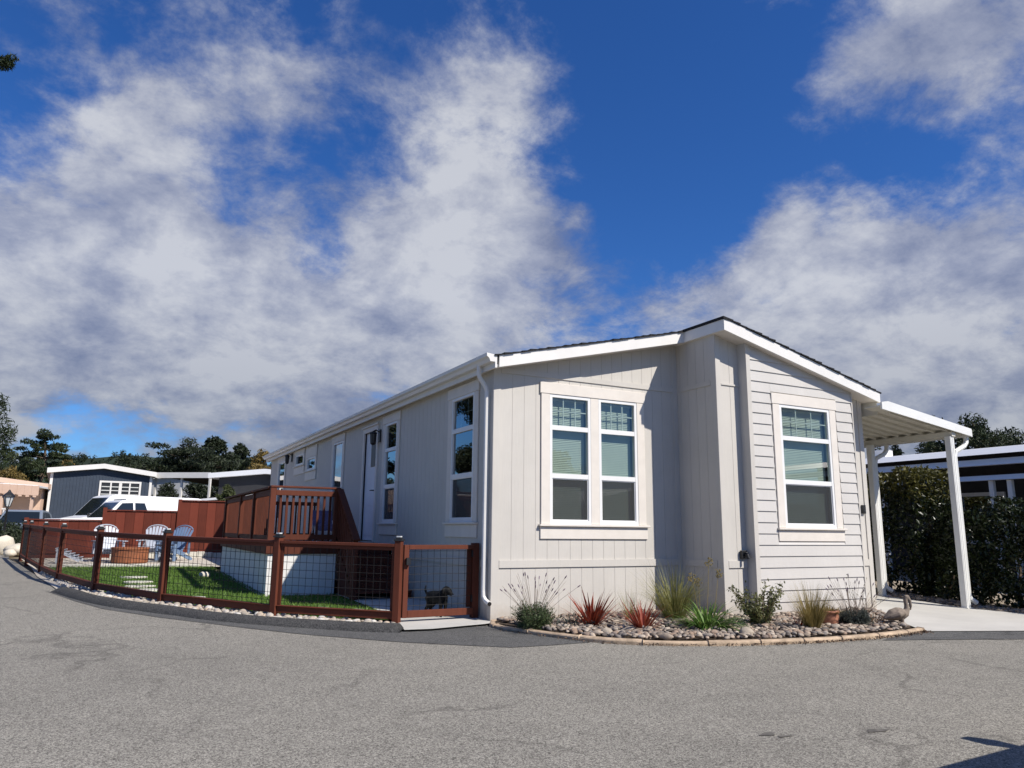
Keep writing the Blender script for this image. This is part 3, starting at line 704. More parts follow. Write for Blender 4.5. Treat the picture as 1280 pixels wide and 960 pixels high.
mb = MB(); mb.prism([(6.34, cz(6.34)-.055), (8.70, cz(8.70)-.05), (8.70, cz(8.70)+.085), (6.50, cz(6.50)+.105), (6.34, cz(6.34)+.06)], 'xz', CY0, CY0+.03); mb.build('fascia', M['alu'], cp)
mb = MB(); mb.box(8.66, 8.76, CY0+.031, CY1, cz(8.7)-.05, cz(8.7)+.075); mb.build('gutter', M['alu'], cp)
mb = MB(); mb.box(8.20, 8.30, CY0+.05, CY1, cz(8.25)-.13, cz(8.25)-.046); mb.build('beam', M['awn'], cp)
for y in (-1.33, .24, 2.2, 4.4, 6.8):
    mb = MB(); z0 = gd(8.2, y)+.012
    mb.box(8.17, 8.275, y-.05, y+.05, z0, cz(8.25)-.131); mb.box(8.145, 8.30, y-.075, y+.075, z0, z0+.012)
    for dx in (.02, .062): mb.box(8.17+dx, 8.17+dx+.02, y-.055, y-.05, z0+.02, cz(8.25)-.14)
    mb.build('post', M['alu'], cp)
    if y < 1:
        mb = MB(); mb.tube([(8.71, y, cz(8.7)-.04), (8.70, y, cz(8.7)-.14), (8.62, y, cz(8.7)-.22), (8.36, y, cz(8.7)-.33), (8.325, y, cz(8.7)-.42), (8.325, y, 1.5), (8.325, y, z0+.22), (8.34, y-.01, z0+.15), (8.44, y-.05, z0+.08)], .042, 8)
        d = mb.build('downspout', M['alu'], cp)
        mb = MB(); mb.tube([(8.43, y-.046, z0+.086), (8.452, y-.056, z0+.073)], .034, 8); mb.build('outlet', M['blackp'], d)
# ---------------------------------------------------------------- wire fence along the kerb
FP = [(-1.23, .27), (-2.55, 1.46), (-3.84, 3.44), (-4.77, 5.61), (-5.45, 8.21), (-5.94, 10.89), (-6.52, 14.63), (-6.90, 17.30)]
fence = thing('wire_fence', 'curving red-brown post and rail fence with black wire grid along the kerb', 'fence', (-4.2, 6.0, 0))
FH = 1.02
def wiregrid(p, q, zb0, zb1, h, name, parent, sp=.102, rad=.0032):
    mb = MB(); p = np.array(p, float); q = np.array(q, float); L = np.linalg.norm(q-p); d = (q-p)/L; n = int(L/sp)
    s3 = lambda t, z: (p[0]+d[0]*t, p[1]+d[1]*t, zb0+(zb1-zb0)*t/L+z)
    for i in range(1, n+1):
        t = L*i/(n+1); mb.tube([s3(t, 0), s3(t, h)], rad, 4, cap=False)
    z = .06
    while z < h-.02: mb.tube([s3(0, z), s3(L, z)], rad, 4, cap=False); z += sp
    return mb.build(name, M['wire'], parent)
def fpost(x, y, parent, h=1.06, w=.092, rz=0.0, zb=None, cap=True):
    z = g(x, y) if zb is None else zb; mb = MB(); c, s_ = math.cos(rz)*w/2, math.sin(rz)*w/2
    mb.obox((x, y, z+h/2-.05), (c, s_, 0), (-s_, c, 0), (0, 0, h/2+.05)); po = mb.build('post', M['stain'], parent, False, .006, 1)
    if cap:
        mb = MB(); k = 1.22
        mb.obox((x, y, z+h+.012), (c*k, s_*k, 0), (-s_*k, c*k, 0), (0, 0, .012)); mb.obox((x, y, z+h+.036), (c*.8, s_*.8, 0), (-s_*.8, c*.8, 0), (0, 0, .012)); ca = mb.build('post_cap', M['blackp'], po)
        mb = MB(); mb.obox((x, y, z+h+.056), (c*.62, s_*.62, 0), (-s_*.62, c*.62, 0), (0, 0, .008)); mb.build('solar_panel', M['lampg'], po)
    return po
for i, p in enumerate(FP):
    q = FP[min(i+1, len(FP)-1)]; o_ = FP[max(i-1, 0)]
    fpost(*p, fence, rz=math.atan2(q[1]-o_[1], q[0]-o_[0]))
for p, q in zip(FP[:-1], FP[1:]):
    P, Q = np.array(p), np.array(q); d = nrm(Q-P); a, b = P+d*.048, Q-d*.048; za, zb = g(*a), g(*b)
    mb = MB(); mb.beam((*a, za+FH-.02), (*b, zb+FH-.02), .092, .04); mb.beam((*a, za+FH-.062), (*b, zb+FH-.062), .04, .044); mb.build('top_rail', M['stain'], fence, False, .004, 1)
    mb = MB(); mb.beam((*a, za+.11), (*b, zb+.11), .04, .09); mb.beam((*a, za+.16), (*b, zb+.16), .085, .012); mb.build('bottom_rail', M['stain'], fence, False, .004, 1)
    for e, f_ in ((a, 1), (b, -1)):
        c = e+d*f_*.016; mb = MB(); z = g(*c); mb.beam((*c, z+.166), (*c, z+FH-.085), .03, .05, up=(d[0], d[1], 0)); mb.build('stile', M['stain'], fence)
    wiregrid(a, b, za+.165, zb+.165, FH-.25, 'wire_panel', fence)
gate = thing('garden_gate', 'red-brown framed wire gate between the house corner and the first fence post', 'gate', (-.65, .30, 0))
ga, gb_ = np.array((-1.16, .275)), np.array((-.13, .33))
mb = MB(); z0 = .085; gd_ = nrm(gb_-ga)
for (z, h) in ((.985, .06), (.13, .09)): mb.beam((*(ga+gd_*.071), z), (*gb_, z), .05, h)
mb.beam((*(ga+gd_*.035), .085), (*(ga+gd_*.035), 1.015), .07, .05, up=(-gd_[1], gd_[0], 0)); mb.build('frame', M['stain'], gate, False, .004, 1)
mb = MB(); c = gb_-gd_*.03; mb.beam((c[0], c[1]+.06, .18), (c[0], c[1]+.06, .955), .06, .04, up=(-gd_[1], gd_[0], 0)); mb.build('hinge_stile', M['stain'], gate)
wiregrid(ga+gd_*.07, gb_-gd_*.03, .175, .175, .78, 'wire_panel', gate, .1)
mb = MB(); mb.tube([(*(ga+gd_*.05), .80), (ga[0]+.05, ga[1]-.06, .80)], .014, 6); mb.box(ga[0]+.02, ga[0]+.075, ga[1]-.075, ga[1]-.035, .76, .85); mb.build('latch', M['black'], gate)
gp_ = thing('gate_post', 'dark square gate post standing tight against the house corner', 'post', (-.075, .36, 0))
mb = MB(); mb.box(-.125, -.03, .33, .42, -.02, 1.04); mb.build('post', M['stain'], gp_, False, .005, 1)
mb = MB(); 
for z in (.25, .85): mb = MB(); mb.box(-.14, -.126, .33, .40, z, z+.09); mb.build('hinge', M['black'], gp_)

# ---------------------------------------------------------------- board fence behind the yard
bfence = thing('board_fence', 'tall stepped red-brown board fence closing the back of the yard', 'fence', (-3.6, 17.5, .23))
zb = g(0, 17.5)-.02
def boards(x0, x1, top, name):
    mb = MB(); x = x0; w = .265
    while x < x1-.01:
        e = min(x+w, x1); mb.box(x, e-.012, 17.47+random.uniform(0, .006), 17.50, zb, top); mb.box(e-.012, e, 17.485, 17.50, zb, top); x += w
    mb.box(x0, x1, 17.44, 17.469, zb+.18, zb+.30); mb.build(name, M['stain2'], bfence)
    mb = MB(); mb.box(x0-.02, x1+.02, 17.43, 17.53, top+.002, top+.035); mb.build('cap_rail', M['stain2'], bfence)
boards(-6.84, -4.90, 1.37, 'board_panel'); boards(-4.80, -2.78, 1.685, 'board_panel'); boards(-2.68, -.05, 2.04, 'board_panel')
for x, t in ((-4.85, 1.74), (-2.73, 2.05), (-6.89, 1.40)):
    mb = MB(); mb.box(x-.055, x+.055, 17.415, 17.535, zb, t+.04); mb.build('post', M['stain2'], bfence)

# ---------------------------------------------------------------- deck with stairs
deck = thing('deck', 'raised red-brown deck with railings and white skirting beside the front door', 'deck', (-1.1, 7.0, .1))
DX, DY0, DY1, DZ = -2.25, 4.07, 10.1, .95
mb = MB(); y = DY0
while y < DY1: mb.box(DX, -.025, y, min(y+.135, DY1), DZ-.04, DZ-.005); y += .14
mb.build('deck_boards', M['stain'], deck)
mb = MB(); mb.box(DX+.03, -1.06, DY0+.02, DY0+.05, .05, DZ-.17); mb.box(DX+.03, DX+.06, DY0+.051, DY1, .05, DZ-.17); mb.build('skirting', M['skirt'], deck)
mb = MB(); mb.box(DX-.01, -1.03, DY0-.012, DY0+.02, DZ-.17, DZ-.041); mb.box(DX-.02, DX+.02, DY0+.021, DY1, DZ-.17, DZ-.041); mb.build('rim_board', M['stain'], deck)
def dpost(x, y, z0, z1): mb = MB(); mb.box(x-.05, x+.05, y-.05, y+.05, z0, z1); mb.build('post', M['stain'], deck, False, .005, 1)
dpost(DX+.05, DY0+.04, DZ-.16, 1.90); dpost(-1.08, DY0+.04, DZ-.005, 1.90)
for y in (5.9, 7.6, 10.0): dpost(DX+.05, y, DZ-.005, 1.88)
mb = MB(); mb.box(DX+.1005, -1.131, DY0+.0, DY0+.038, 1.77, 1.86); mb.box(DX-.0, -1.03, DY0-.02, DY0+.12, 1.902, 1.935); mb.build('top_rail', M['stain'], deck, False, .004, 1)
mb = MB(); mb.box(DX+.1005, -1.131, DY0+.0, DY0+.038, 1.02, 1.11); mb.build('bottom_rail', M['stain'], deck)
for i in range(9):
    x = DX+.17+i*.108; mb = MB(); mb.box(x, x+.038, DY0+.039, DY0+.075, 1.0, 1.84); mb.build('baluster', M['stain'], deck)
ys = [DY0+.09, 5.85, 5.95, 7.55, 7.65, 9.95]
for a, b in ((ys[0], ys[1]), (ys[2], ys[3]), (ys[4], ys[5])):
    mb = MB(); mb.box(DX+.03, DX+.068, a+.001, b, 1.77, 1.86); mb.box(DX-.02, DX+.12, a+.032, b+.1, 1.889, 1.92); mb.build('top_rail', M['stain'], deck)
    mb = MB(); mb.box(DX+.03, DX+.068, a+.001, b, 1.0, 1.09); mb.build('bottom_rail', M['stain'], deck)
    y = a+.07
    while y < b-.05: mb = MB(); mb.box(DX+.069, DX+.100, y, y+.03, 1.0, 1.84); mb.build('baluster', M['stain'], deck); y += .15
# back railing
mb = MB(); mb.box(DX+.1, -.03, 9.96, 10.0, 1.77, 1.86); mb.box(DX+.1, -.03, 9.96, 10.0, 1.0, 1.09); mb.build('back_rail', M['stain'], deck)
for i in range(18): x = DX+.17+i*.115; mb = MB(); mb.box(x, x+.036, 10.0, 10.036, 1.0, 1.84); mb.build('baluster', M['stain'], deck)
# stairs down along the wall
nst = 5; run = .29; rise = (DZ-.04)/nst
for i in range(nst-1):
    zt = DZ-rise*(i+1); y1 = DY0-run*i
    mb = MB(); mb.box(-1.04, -.06, y1-run-.02, y1-.002, zt-.04, zt); mb.box(-1.0, -.06, y1-.022, y1-.0025, zt+.0005, zt+rise-.045); mb.build('stair_tread', M['stain'], deck)
for x in (-1.02, -.10):
    poly = [(DY0-.03, .02), (DY0-.03, DZ-.06)]
    for i in range(nst-1): poly += [(DY0-run*i-.03, DZ-rise*(i+1)-.042), (DY0-run*(i+1), DZ-rise*(i+1)-.042)]
    poly += [(DY0-run*(nst-1), .02)]
    mb = MB(); mb.prism(poly, 'yz', x, x+.04); mb.build('stringer', M['stain'], deck)
mb = MB(); mb.box(-1.10, -1.02, DY0-run*4-.04, DY0-run*4+.05, .02, 1.02); mb.build('post', M['stain'], deck)
mb = MB(); mb.beam((-1.06, DY0-.012, 1.86), (-1.06, DY0-run*4, 1.0), .04, .09); mb.beam((-1.06, DY0-.06, 1.90), (-1.06, DY0-run*4-.1, 1.03), .11, .032); mb.build('stair_rail', M['stain'], deck)
mb = MB(); mb.beam((-1.06, DY0-.012, 1.04), (-1.06, DY0-run*4, .19), .04, .09); mb.build('bottom_rail', M['stain'], deck)
for i in range(10):
    t = (i+.6)/10.4; y = DY0-run*4*t; zc = 1.86-.86*t; mb = MB(); mb.box(-1.08, -1.042, y-.04, y+.04, zc-.80, zc-.03); mb.build('baluster', M['stain'], deck)

# ---------------------------------------------------------------- yard furniture
def adirondack(name, label, mat, loc, rz, group, ottoman=False):
    t = thing(name, label, 'garden chair', loc, rz if rz else 1e-6, group)
    mb = MB()
    for i in range(6): mb.beam((-.27, .26-.095*i, .36-.028*i), (.27, .26-.095*i, .36-.028*i), .085, .02, up=(0, .28, 1))
    mb.build('seat', mat, t)
    mb = MB()
    for i in range(7):
        a = (i-3)/3.0; top = .98-.10*a*a; mb.beam((.17*a, -.20, .26), (.29*a, -.50, top), .07, .018, up=(0, -1, -.35))
    mb.beam((-.25, -.345, .62), (.25, -.345, .62), .05, .02, up=(0, 1, .4))
    arc = [(.30*math.sin(w), -.515, .86+.16*math.cos(w)) for w in np.linspace(-1.35, 1.35, 9)]
    mb.tube(arc, .018, 5); mb.build('backrest', mat, t)
    for s in (-1, 1):
        mb = MB(); mb.box(s*.31-.065, s*.31+.065, -.42, .34, .555, .577); mb.build('armrest', mat, t)
        mb = MB(); mb.box(s*.29-.02, s*.29+.02, .20, .30, 0, .553); mb.build('leg', mat, t)
        mb = MB(); mb.beam((s*.25, .30, .335), (s*.25, -.62, .02), .03, .10); mb.build('leg', mat, t)
        mb = MB(); mb.box(s*.31-.02, s*.31+.02, -.40, -.33, .20, .554); mb.build('arm_support', mat, t)
    return t
cg = 'adirondack chairs around the fire pit'
def gp3(x, y): return (x, y, g(x, y)+.026)
adirondack('adirondack_chair', 'white fan-backed garden chair left of the rusty fire pit', M['chairw'], gp3(-4.62, 15.0), R_(195), cg)
adirondack('adirondack_chair', 'white fan-backed garden chair between the fire pit and the blue-grey chair', M['chairw'], gp3(-3.5, 15.9), R_(165), cg)
adirondack('adirondack_chair', 'blue-grey fan-backed garden chair, rightmost beside the fire pit', M['chairb'], gp3(-3.0, 15.2), R_(140), cg)
ft = thing('footstool', 'white slatted footstool tilted beside the left garden chair', 'footstool', gp3(-5.55, 14.3), R_(80))
mb = MB()
for i in range(6): mb.beam((-.25, .25-.1*i, .40-.05*i), (.25, .25-.1*i, .40-.05*i), .085, .02, up=(0, .4, 1))
mb.build('seat', M['chairw'], ft)
for s in (-1, 1): mb = MB(); mb.beam((s*.22, .27, .36), (s*.22, -.30, .07), .03, .07); mb.box(s*.22-.015, s*.22+.015, .18, .26, 0, .33); mb.build('leg', M['chairw'], ft)
pit = thing('fire_pit', 'round rusty orange fire pit in the middle of the garden chairs', 'fire pit', gp3(-4.1, 14.2))
z = g(-4.1, 14.2)+.026
mb = MB(); mb.lathe([(.44, 0), (.46, .03), (.46, .36), (.485, .37), (.485, .42), (.36, .42), (.34, .30), (.02, .28)], (-4.1, 14.2, z), 20); mb.build('bowl', M['corten'], pit)
mb = MB(); mb.lathe([(.33, .303), (.25, .34), (.02, .35)], (-4.1, 14.2, z), 14); mb.build('ash_bed', M['card'], pit)
tb = thing('side_table', 'small black metal side table between the right-hand garden chairs', 'side table', gp3(-3.25, 14.3))
x, y, z = gp3(-3.25, 14.3)
mb = MB(); mb.lathe([(.25, .46), (.26, .475), (.25, .49)], (x, y, z), 18); mb.build('top', M['black'], tb)
for a in range(3):
    w = a*2*PI/3; mb = MB(); mb.tube([(x+.12*math.cos(w), y+.12*math.sin(w), z+.46), (x+.06*math.cos(w), y+.06*math.sin(w), z+.25), (x+.22*math.cos(w), y+.22*math.sin(w), z)], .014, 6); mb.build('leg', M['black'], tb)
# low block edging between patio and lawn and at the foot of the board fence
def blockrow(pts, label, h, w):
    mb = MB(); P = [np.array(p) for p in pts]
    for a, b in zip(P[:-1], P[1:]):
        L = np.linalg.norm(b-a); n = max(1, int(L/.24)); d = (b-a)/L
        for i in range(n):
            p = a+d*(L*i/n+.006); q = a+d*(L*(i+1)/n-.006); c = (p+q)/2; hh = h*random.uniform(.85, 1.1); z = g(*c)
            mb.beam((*p, z+hh/2), (*q, z+hh/2), w*random.uniform(.85, 1.1), hh)
    return tag(center_top(mb.build('block_edging', M['pav'], None, False, .015, 2)), label, 'edging')
blockrow([(-5.85, 12.7), (-2.5, 12.1)], 'row of pale edging blocks between the lawn and the gravel patio', .09, .16)
blockrow([(-4.6, 17.2), (-.4, 17.2)], 'row of pale blocks along the foot of the board fence', .20, .2)
# stepping stones
SP = [(167, 722), (171, 728), (173, 733.5), (186, 738), (234, 748), (272, 754), (310, 757.5), (387, 762), (432, 764.5)]
SL = ['farthest stepping slab in the lawn, nearest the gravel patio', 'second stepping slab from the gravel patio', 'third stepping slab from the gravel patio', 'fourth stepping slab from the patio, where the row turns to the right',
      'stepping slab just right of the third fence post', 'stepping slab midway between the third and second fence posts', 'stepping slab just left of the second fence post, below the deck corner', 'stepping slab just right of the second fence post', 'stepping slab nearest the concrete path by the gate']
for p, lb in zip(SP, SL):
    c = grd(*p, .03); mb = MB(); n = 9
    w = random.uniform(0, 3); poly = [(c[0]+(.26+.03*math.sin(3*a+w))*math.cos(a), c[1]+(.21+.025*math.cos(2*a+w))*math.sin(a)) for a in [2*PI*i/n for i in range(n)]]
    mb.prism(poly, 'xy', g(c[0], c[1])+.005, g(c[0], c[1])+.05)
    tag(center_top(mb.build('stepping_stone', M['pav'], None, False, .012, 2)), lb, 'stepping stone', 'stepping stones across the lawn')
# lawn blades
rb = np.random.default_rng(21)
LP = [(-1.06, .6), (-1.06, 4.0), (-2.2, 4.0), (-2.2, 12.0), (-5.8, 12.55), (-5.5, 9.0), (-4.9, 6.2), (-3.95, 3.7), (-2.68, 1.75), (-1.5, .76)]
def bladefield(name, P, n, h, mat, seed):
    r = np.random.default_rng(seed); xs = [p[0] for p in P]; ys = [p[1] for p in P]; V = []; Fs = []
    while len(Fs) < n:
        x = r.uniform(min(xs), max(xs)); y = r.uniform(min(ys), max(ys))
        if not inpoly(x, y, P): continue
        a = r.uniform(0, 2*PI); w = .006; hh = h*r.uniform(.5, 1.2); lx, ly = r.normal(0, .4*h, 2); z = g(x, y)+.02
        b = len(V); V += [(x-math.cos(a)*w, y-math.sin(a)*w, z), (x+math.cos(a)*w, y+math.sin(a)*w, z), (x+lx, y+ly, z+hh)]; Fs.append((b, b+1, b+2))
    me = bpy.data.meshes.new(name); me.from_pydata(V, [], Fs); me.materials.append(mat); me.update(); o = bpy.data.objects.new(name, me); COL.objects.link(o); return tag(o, kind='stuff')
bladefield('lawn_grass', LP, 26000, .045, M['grassb'], 4)
# white boulders
def boulder(c, s, label, seed, name='boulder', mat='boulder'):
    o = stone_mesh(name, [np.array((0, 0, s[2]*.8))], [1.0], M[mat], seed, 1.0)
    V = np.empty(len(o.data.vertices)*3); o.data.vertices.foreach_get('co', V); V = V.reshape(-1, 3); e = np.abs(V-V.mean(0)).max(0); V = (V-V.mean(0))/e*np.array(s)/1; V[:, 2] += s[2]*.8
    o.data.vertices.foreach_set('co', V.ravel()); o.location = tuple(c); o.data.update(); return tag(o, label, 'boulder')
boulder((-7.75, 20.8, g(0, 20.8)), (.34, .3, .36), 'tall pale boulder at the far end of the wire fence, left one of three', 31)
boulder((-7.25, 20.2, g(0, 20)), (.42, .32, .22), 'wide pale boulder at the far end of the wire fence, leaning on the tall one', 32)
boulder((-7.35, 19.3, g(0, 19)), (.2, .2, .14), 'smallest of the three pale boulders at the far end of the wire fence', 33)
boulder((-2.75, 8.3, g(0, 8.3)+.02), (.12, .09, .07), 'white rock on the shaded lawn below the deck', 34)
boulder((2.0, -2.62, .05), (.10, .075, .06), 'largest buff rock on the cobbles, in front of the strap-leaved plant', 35, mat='boulder2')
boulder((.55, -1.9, .05), (.08, .065, .05), 'buff rock at the left end of the cobbles, below the lavender', 36, mat='boulder2')

# the dog behind the gate
def remesh(o, vox):
    r = o.modifiers.new('Remesh', 'REMESH'); r.mode = 'VOXEL'; r.voxel_size = vox; r.use_smooth_shade = True
    s_ = o.modifiers.new('Smooth', 'SMOOTH'); s_.iterations = 4; s_.factor = .5
dg = thing('dog', 'small black dog standing behind the garden gate with its head turned right', 'dog', (-.50, .66, .03), R_(-52))
dg.scale = (.92, .92, .98)
mb = MB()
mb.tube([(-.20, .05, .27), (-.18, .045, .27), (-.10, .03, .275), (0, .01, .27), (.07, 0, .28), (.12, -.01, .31)], [.04, .075, .088, .095, .098, .07], 10)
mb.tube([(.08, -.01, .31), (.13, -.025, .335), (.16, -.035, .36)], [.07, .058, .05], 9)
mb.tube([(.12, -.03, .36), (.16, -.04, .378), (.21, -.055, .365), (.25, -.07, .340), (.285, -.08, .328)], [.04, .062, .055, .036, .026], 10)
for (x, y) in ((.08, -.055), (.10, .045)): mb.tube([(x, y, .28), (x+.01, y, .16), (x+.005, y-.005, .07), (x+.01, y-.005, .02), (x+.035, y-.01, .012)], [.045, .03, .021, .022, .016], 8)
for (x, y) in ((-.17, 0), (-.15, .09)): mb.tube([(x, y, .28), (x+.03, y-.005, .17), (x-.035, y, .10), (x-.025, y, .03), (x+.005, y-.005, .014)], [.06, .042, .024, .021, .017], 8)
mb.tube([(-.22, .055, .30), (-.27, .07, .36), (-.26, .075, .43)], [.024, .018, .010], 6)
for s in (-1, 1): mb.tube([(.15, -.04+s*.045, .415), (.145, -.04+s*.068, .385), (.15, -.045+s*.075, .325)], [.018, .022, .010], 6)
bd = mb.build('body', M['dog'], dg); remesh(bd, .011)
mb = MB(); mb.lathe([(.002, -.012), (.014, 0), (.002, .012)], (.308, -.085, .331), 8); mb.build('nose', M['blackp'], dg, True)
for s in (-1, 1): mb = MB(); mb.lathe([(.001, -.009), (.009, 0), (.001, .009)], (.205, -.055+s*.040, .388), 8); mb.build('eye', M['blackp'], dg, True)

# things on the deck
dc = thing('deck_chair', 'folding chair with a violet cloth over it on the deck', 'chair', (-.75, 6.3, DZ), 1e-6)
mb = MB(); mb.box(-.24, .24, -.24, .24, .42, .45); mb.build('seat', M['chairb'], dc); mb = MB(); mb.prism([(.22, .45), (.25, .45), (.34, .85), (.31, .85)], 'yz', -.24, .24); mb.build('backrest', M['chairb'], dc)
for sx in (-1, 1):
    for sy in (-1, 1): mb = MB(); mb.tube([(sx*.22, sy*.20, .42), (sx*.22, -sy*.22, 0)], .012, 6); mb.build('leg', M['alu'], dc)
th = MB(); n = 12
for k_, (y, z) in enumerate(()): pass
pts = [(-.30, .30), (-.285, .455), (-.2, .462), (.18, .462), (.215, .50), (.30, .862), (.36, .868), (.38, .60)]
b = 0
for i, (y, z) in enumerate(pts):
    for j in range(n+1): th.v.append((-.26+.52*j/n, y+.015*math.sin(j*1.3+i), z+.012*math.sin(j*2.1+i*2)))
for i in range(len(pts)-1):
    for j in range(n): th.f.append([i*(n+1)+j, i*(n+1)+j+1, (i+1)*(n+1)+j+1, (i+1)*(n+1)+j]); th.m.append(0)
cl = th.build('throw_cloth', M['fabric'], None, True); cl.location = (-.75, 6.3, DZ+.005); cl.scale = (.8, .8, .72); dc.scale = (.8, .8, .72); tag(cl, 'violet patterned cloth thrown over the deck chair', 'cloth')
# ---------------------------------------------------------------- plants in the bed
def blade(mb, base, az, L, tilt, droop, w, segs=5, side=None, tip=.06):
    """a strap leaf: starts near vertical (tilt from vertical) and bends over by droop radians"""
    p = np.array(base, float); pts = [p.copy()]; ws = []; sd = np.array([-math.sin(az), math.cos(az), 0])
    a = tilt; st = L/segs
    for i in range(segs):
        a += droop/segs*(.5+i/segs); p = p+st*np.array([math.sin(a)*math.cos(az), math.sin(a)*math.sin(az), math.cos(a)]); pts.append(p.copy())
    for i in range(segs+1): t = i/segs; ws.append(w*max(tip, (1-t**1.8))*(.6+.4*min(1, t*4)))
    mb.ribbon(pts, ws, [sd]*(segs+1))
def tuft(c, n, Lr, tr, dr, w, seed, rad=.05, segs=5):
    r = np.random.default_rng(seed); mb = MB()
    for i in range(n):
        az = r.uniform(0, 2*PI); q = r.uniform(0, 1)**.5
        b = (c[0]+rad*q*math.cos(az), c[1]+rad*q*math.sin(az), c[2]-.01)
        t = tr[0]+(tr[1]-tr[0])*q*r.uniform(.6, 1.1)
        blade(mb, b, az+r.normal(0, .3), r.uniform(*Lr), t, r.uniform(*dr), w*r.uniform(.7, 1.25), segs)
    return mb
def leafcloud(name, C, mat, parent, size, aspect, seed, up=0.0, fold=True):
    """one small folded leaf face per centre"""
    r = np.random.default_rng(seed); C = np.asarray(C, float); n = len(C)
    a = r.normal(size=(n, 3)); a[:, 2] += up; a /= np.linalg.norm(a, axis=1)[:, None]
    b = np.cross(a, r.normal(size=(n, 3))); b /= np.linalg.norm(b, axis=1)[:, None]
    s = size*r.uniform(.6, 1.3, n)[:, None]; nn = np.cross(a, b)
    V = np.stack([C-a*s, C+b*s*aspect+nn*s*.12, C+a*s, C-b*s*aspect+nn*s*.12], 1).reshape(-1, 3)
    Fs = np.arange(4*n).reshape(-1, 4)
    off = OFF.get(parent.name, np.zeros(3)) if parent is not None else np.zeros(3)
    me = bpy.data.meshes.new(name); me.from_pydata((V-off).tolist(), [], Fs.tolist()); me.materials.append(mat); me.update()
    o = bpy.data.objects.new(name, me); COL.objects.link(o)
    if parent is not None: o.parent = parent
    OFF[o.name] = off; return o
def bush_stems(c, r0, h, n, seed, rad=.006, lean=.6):
    r = np.random.default_rng(seed); mb = MB(); tips = []
    for i in range(n):
        az = r.uniform(0, 2*PI); t = lean*r.uniform(.15, 1); p = np.array(c, float)+np.array([r0*.2*math.cos(az), r0*.2*math.sin(az), 0]); L = h*r.uniform(.65, 1.05)
        pts = [p]
        for k in range(5): t2 = t*(.7+.15*k)+r.normal(0, .08); az += r.normal(0, .2); p = p+L/5*np.array([math.sin(t2)*math.cos(az), math.sin(t2)*math.sin(az), math.cos(t2)]); pts.append(p)
        mb.tube(pts, [rad*(1-.16*k) for k in range(6)], 4, cap=False); tips.append(pts)
    return mb, tips
def lavender(c, w, h, seed, mat, label, nst, sth, cat='shrub'):
    r = np.random.default_rng(seed); t = thing('lavender_bush', label, cat, c)
    mb, tips = bush_stems(c, w, h*.85, 46, seed, .004, 1.0); mb.build('stem', M['stem'], t)
    C = []
    for pts in tips:
        for k in range(1, 6):
            for _ in range(15): C.append(pts[k]+r.normal(0, .022, 3))
    for _ in range(1500):
        v = nrm(r.normal(size=3)); v[2] = abs(v[2]); C.append(np.array(c)+v*np.array([w/2, w/2, h*.85])*r.uniform(.75, 1.0)*(1+.15*math.sin(v[0]*7+v[1]*9)))
    leafcloud('foliage', C, M[mat], t, .021, .18, seed, .9)
    for i in range(nst):
        az = r.uniform(0, 2*PI); q = r.uniform(.1, 1.05); L = sth*r.uniform(.6, 1.05); p = np.array(c)+np.array([w*.3*q*math.cos(az), w*.3*q*math.sin(az), h*.5]); a = q*.9
        p2 = p+L*np.array([math.sin(a)*math.cos(az), math.sin(a)*math.sin(az), math.cos(a)])*.55; p3 = p2+L*np.array([math.sin(a*1.1)*math.cos(az), math.sin(a*1.1)*math.sin(az), math.cos(a*1.1)])*.45
        mb = MB(); mb.tube([p, p2, p3], [.0022, .0018, .0014], 4, cap=False); sk = mb.build('flower_stalk', M['stem'], t)
        if r.uniform() < .7: d = nrm(p3-p2); hd = MB(); hd.tube([p3-d*.01, p3+d*.008, p3+d*.03, p3+d*.042], [.003, .0075, .006, .002], 5); hd.build('flower_head', M['purple'], sk)
    return t
lavender((.10, -1.0, .05), .44, .33, 41, 'lav', 'dark green lavender bush with dry flower stalks at the left end of the stony bed', 42, .52)
lavender((4.06, -2.42, .05), .46, .24, 42, 'lavg', 'low grey-green lavender bush between the terracotta pot and the stone bird', 34, .50)
def flax(c, n, L, seed, label):
    t = thing('red_flax', label, 'plant', c, 0, None); tuft(c, n, (L*.55, L), (.05, 1.15), (.1, .55), .030, seed, .07).build('blade', M['ph'], t); return t
flax((.84, -1.16, .05), 90, .56, 51, 'larger dark red spiky flax beside the lavender bush')
flax((1.25, -1.66, .05), 58, .54, 52, 'smaller red and orange spiky flax in front of the tall grass clump')
t = thing('red_flax', 'tiny red rosette plant at the foot of the leafy shrub', 'plant', (3.2, -2.3, .05)); tuft((3.2, -2.3, .05), 26, (.10, .2), (.1, 1.0), (.1, .5), .018, 53, .04).build('blade', M['ph'], t)
t = thing('grass_clump', 'tall feathery green-gold grass clump in the shaded corner of the step', 'grass', (2.25, -1.05, .05))
tuft((2.25, -1.05, .05), 620, (.45, .98), (.02, .62), (.1, 1.7), .0065, 54, .12, 7).build('blade', M['grg'], t)
t = thing('grass_clump', 'upright tawny grass clump below the bay window', 'grass', (3.22, -2.5, .05))
tuft((3.22, -2.5, .05), 520, (.30, .66), (.02, .55), (.05, .6), .0058, 55, .075, 6).build('blade', M['gr'], t)
t = thing('grass_clump', 'thin wisp of pale grass against the wall behind the smaller red flax', 'grass', (1.55, -1.0, .05))
tuft((1.55, -1.0, .05), 70, (.3, .55), (.02, .5), (.05, .5), .005, 56, .05, 5).build('blade', M['grg'], t)
t = thing('strap_leaf_plant', 'glossy green strap-leaved plant with dry seed heads left of the leafy shrub', 'plant', (2.0, -1.95, .05))
tuft((2.0, -1.95, .05), 230, (.28, .54), (.15, 1.05), (.7, 1.8), .026, 57, .17, 7).build('leaf', M['aga'], t)
r = np.random.default_rng(58)
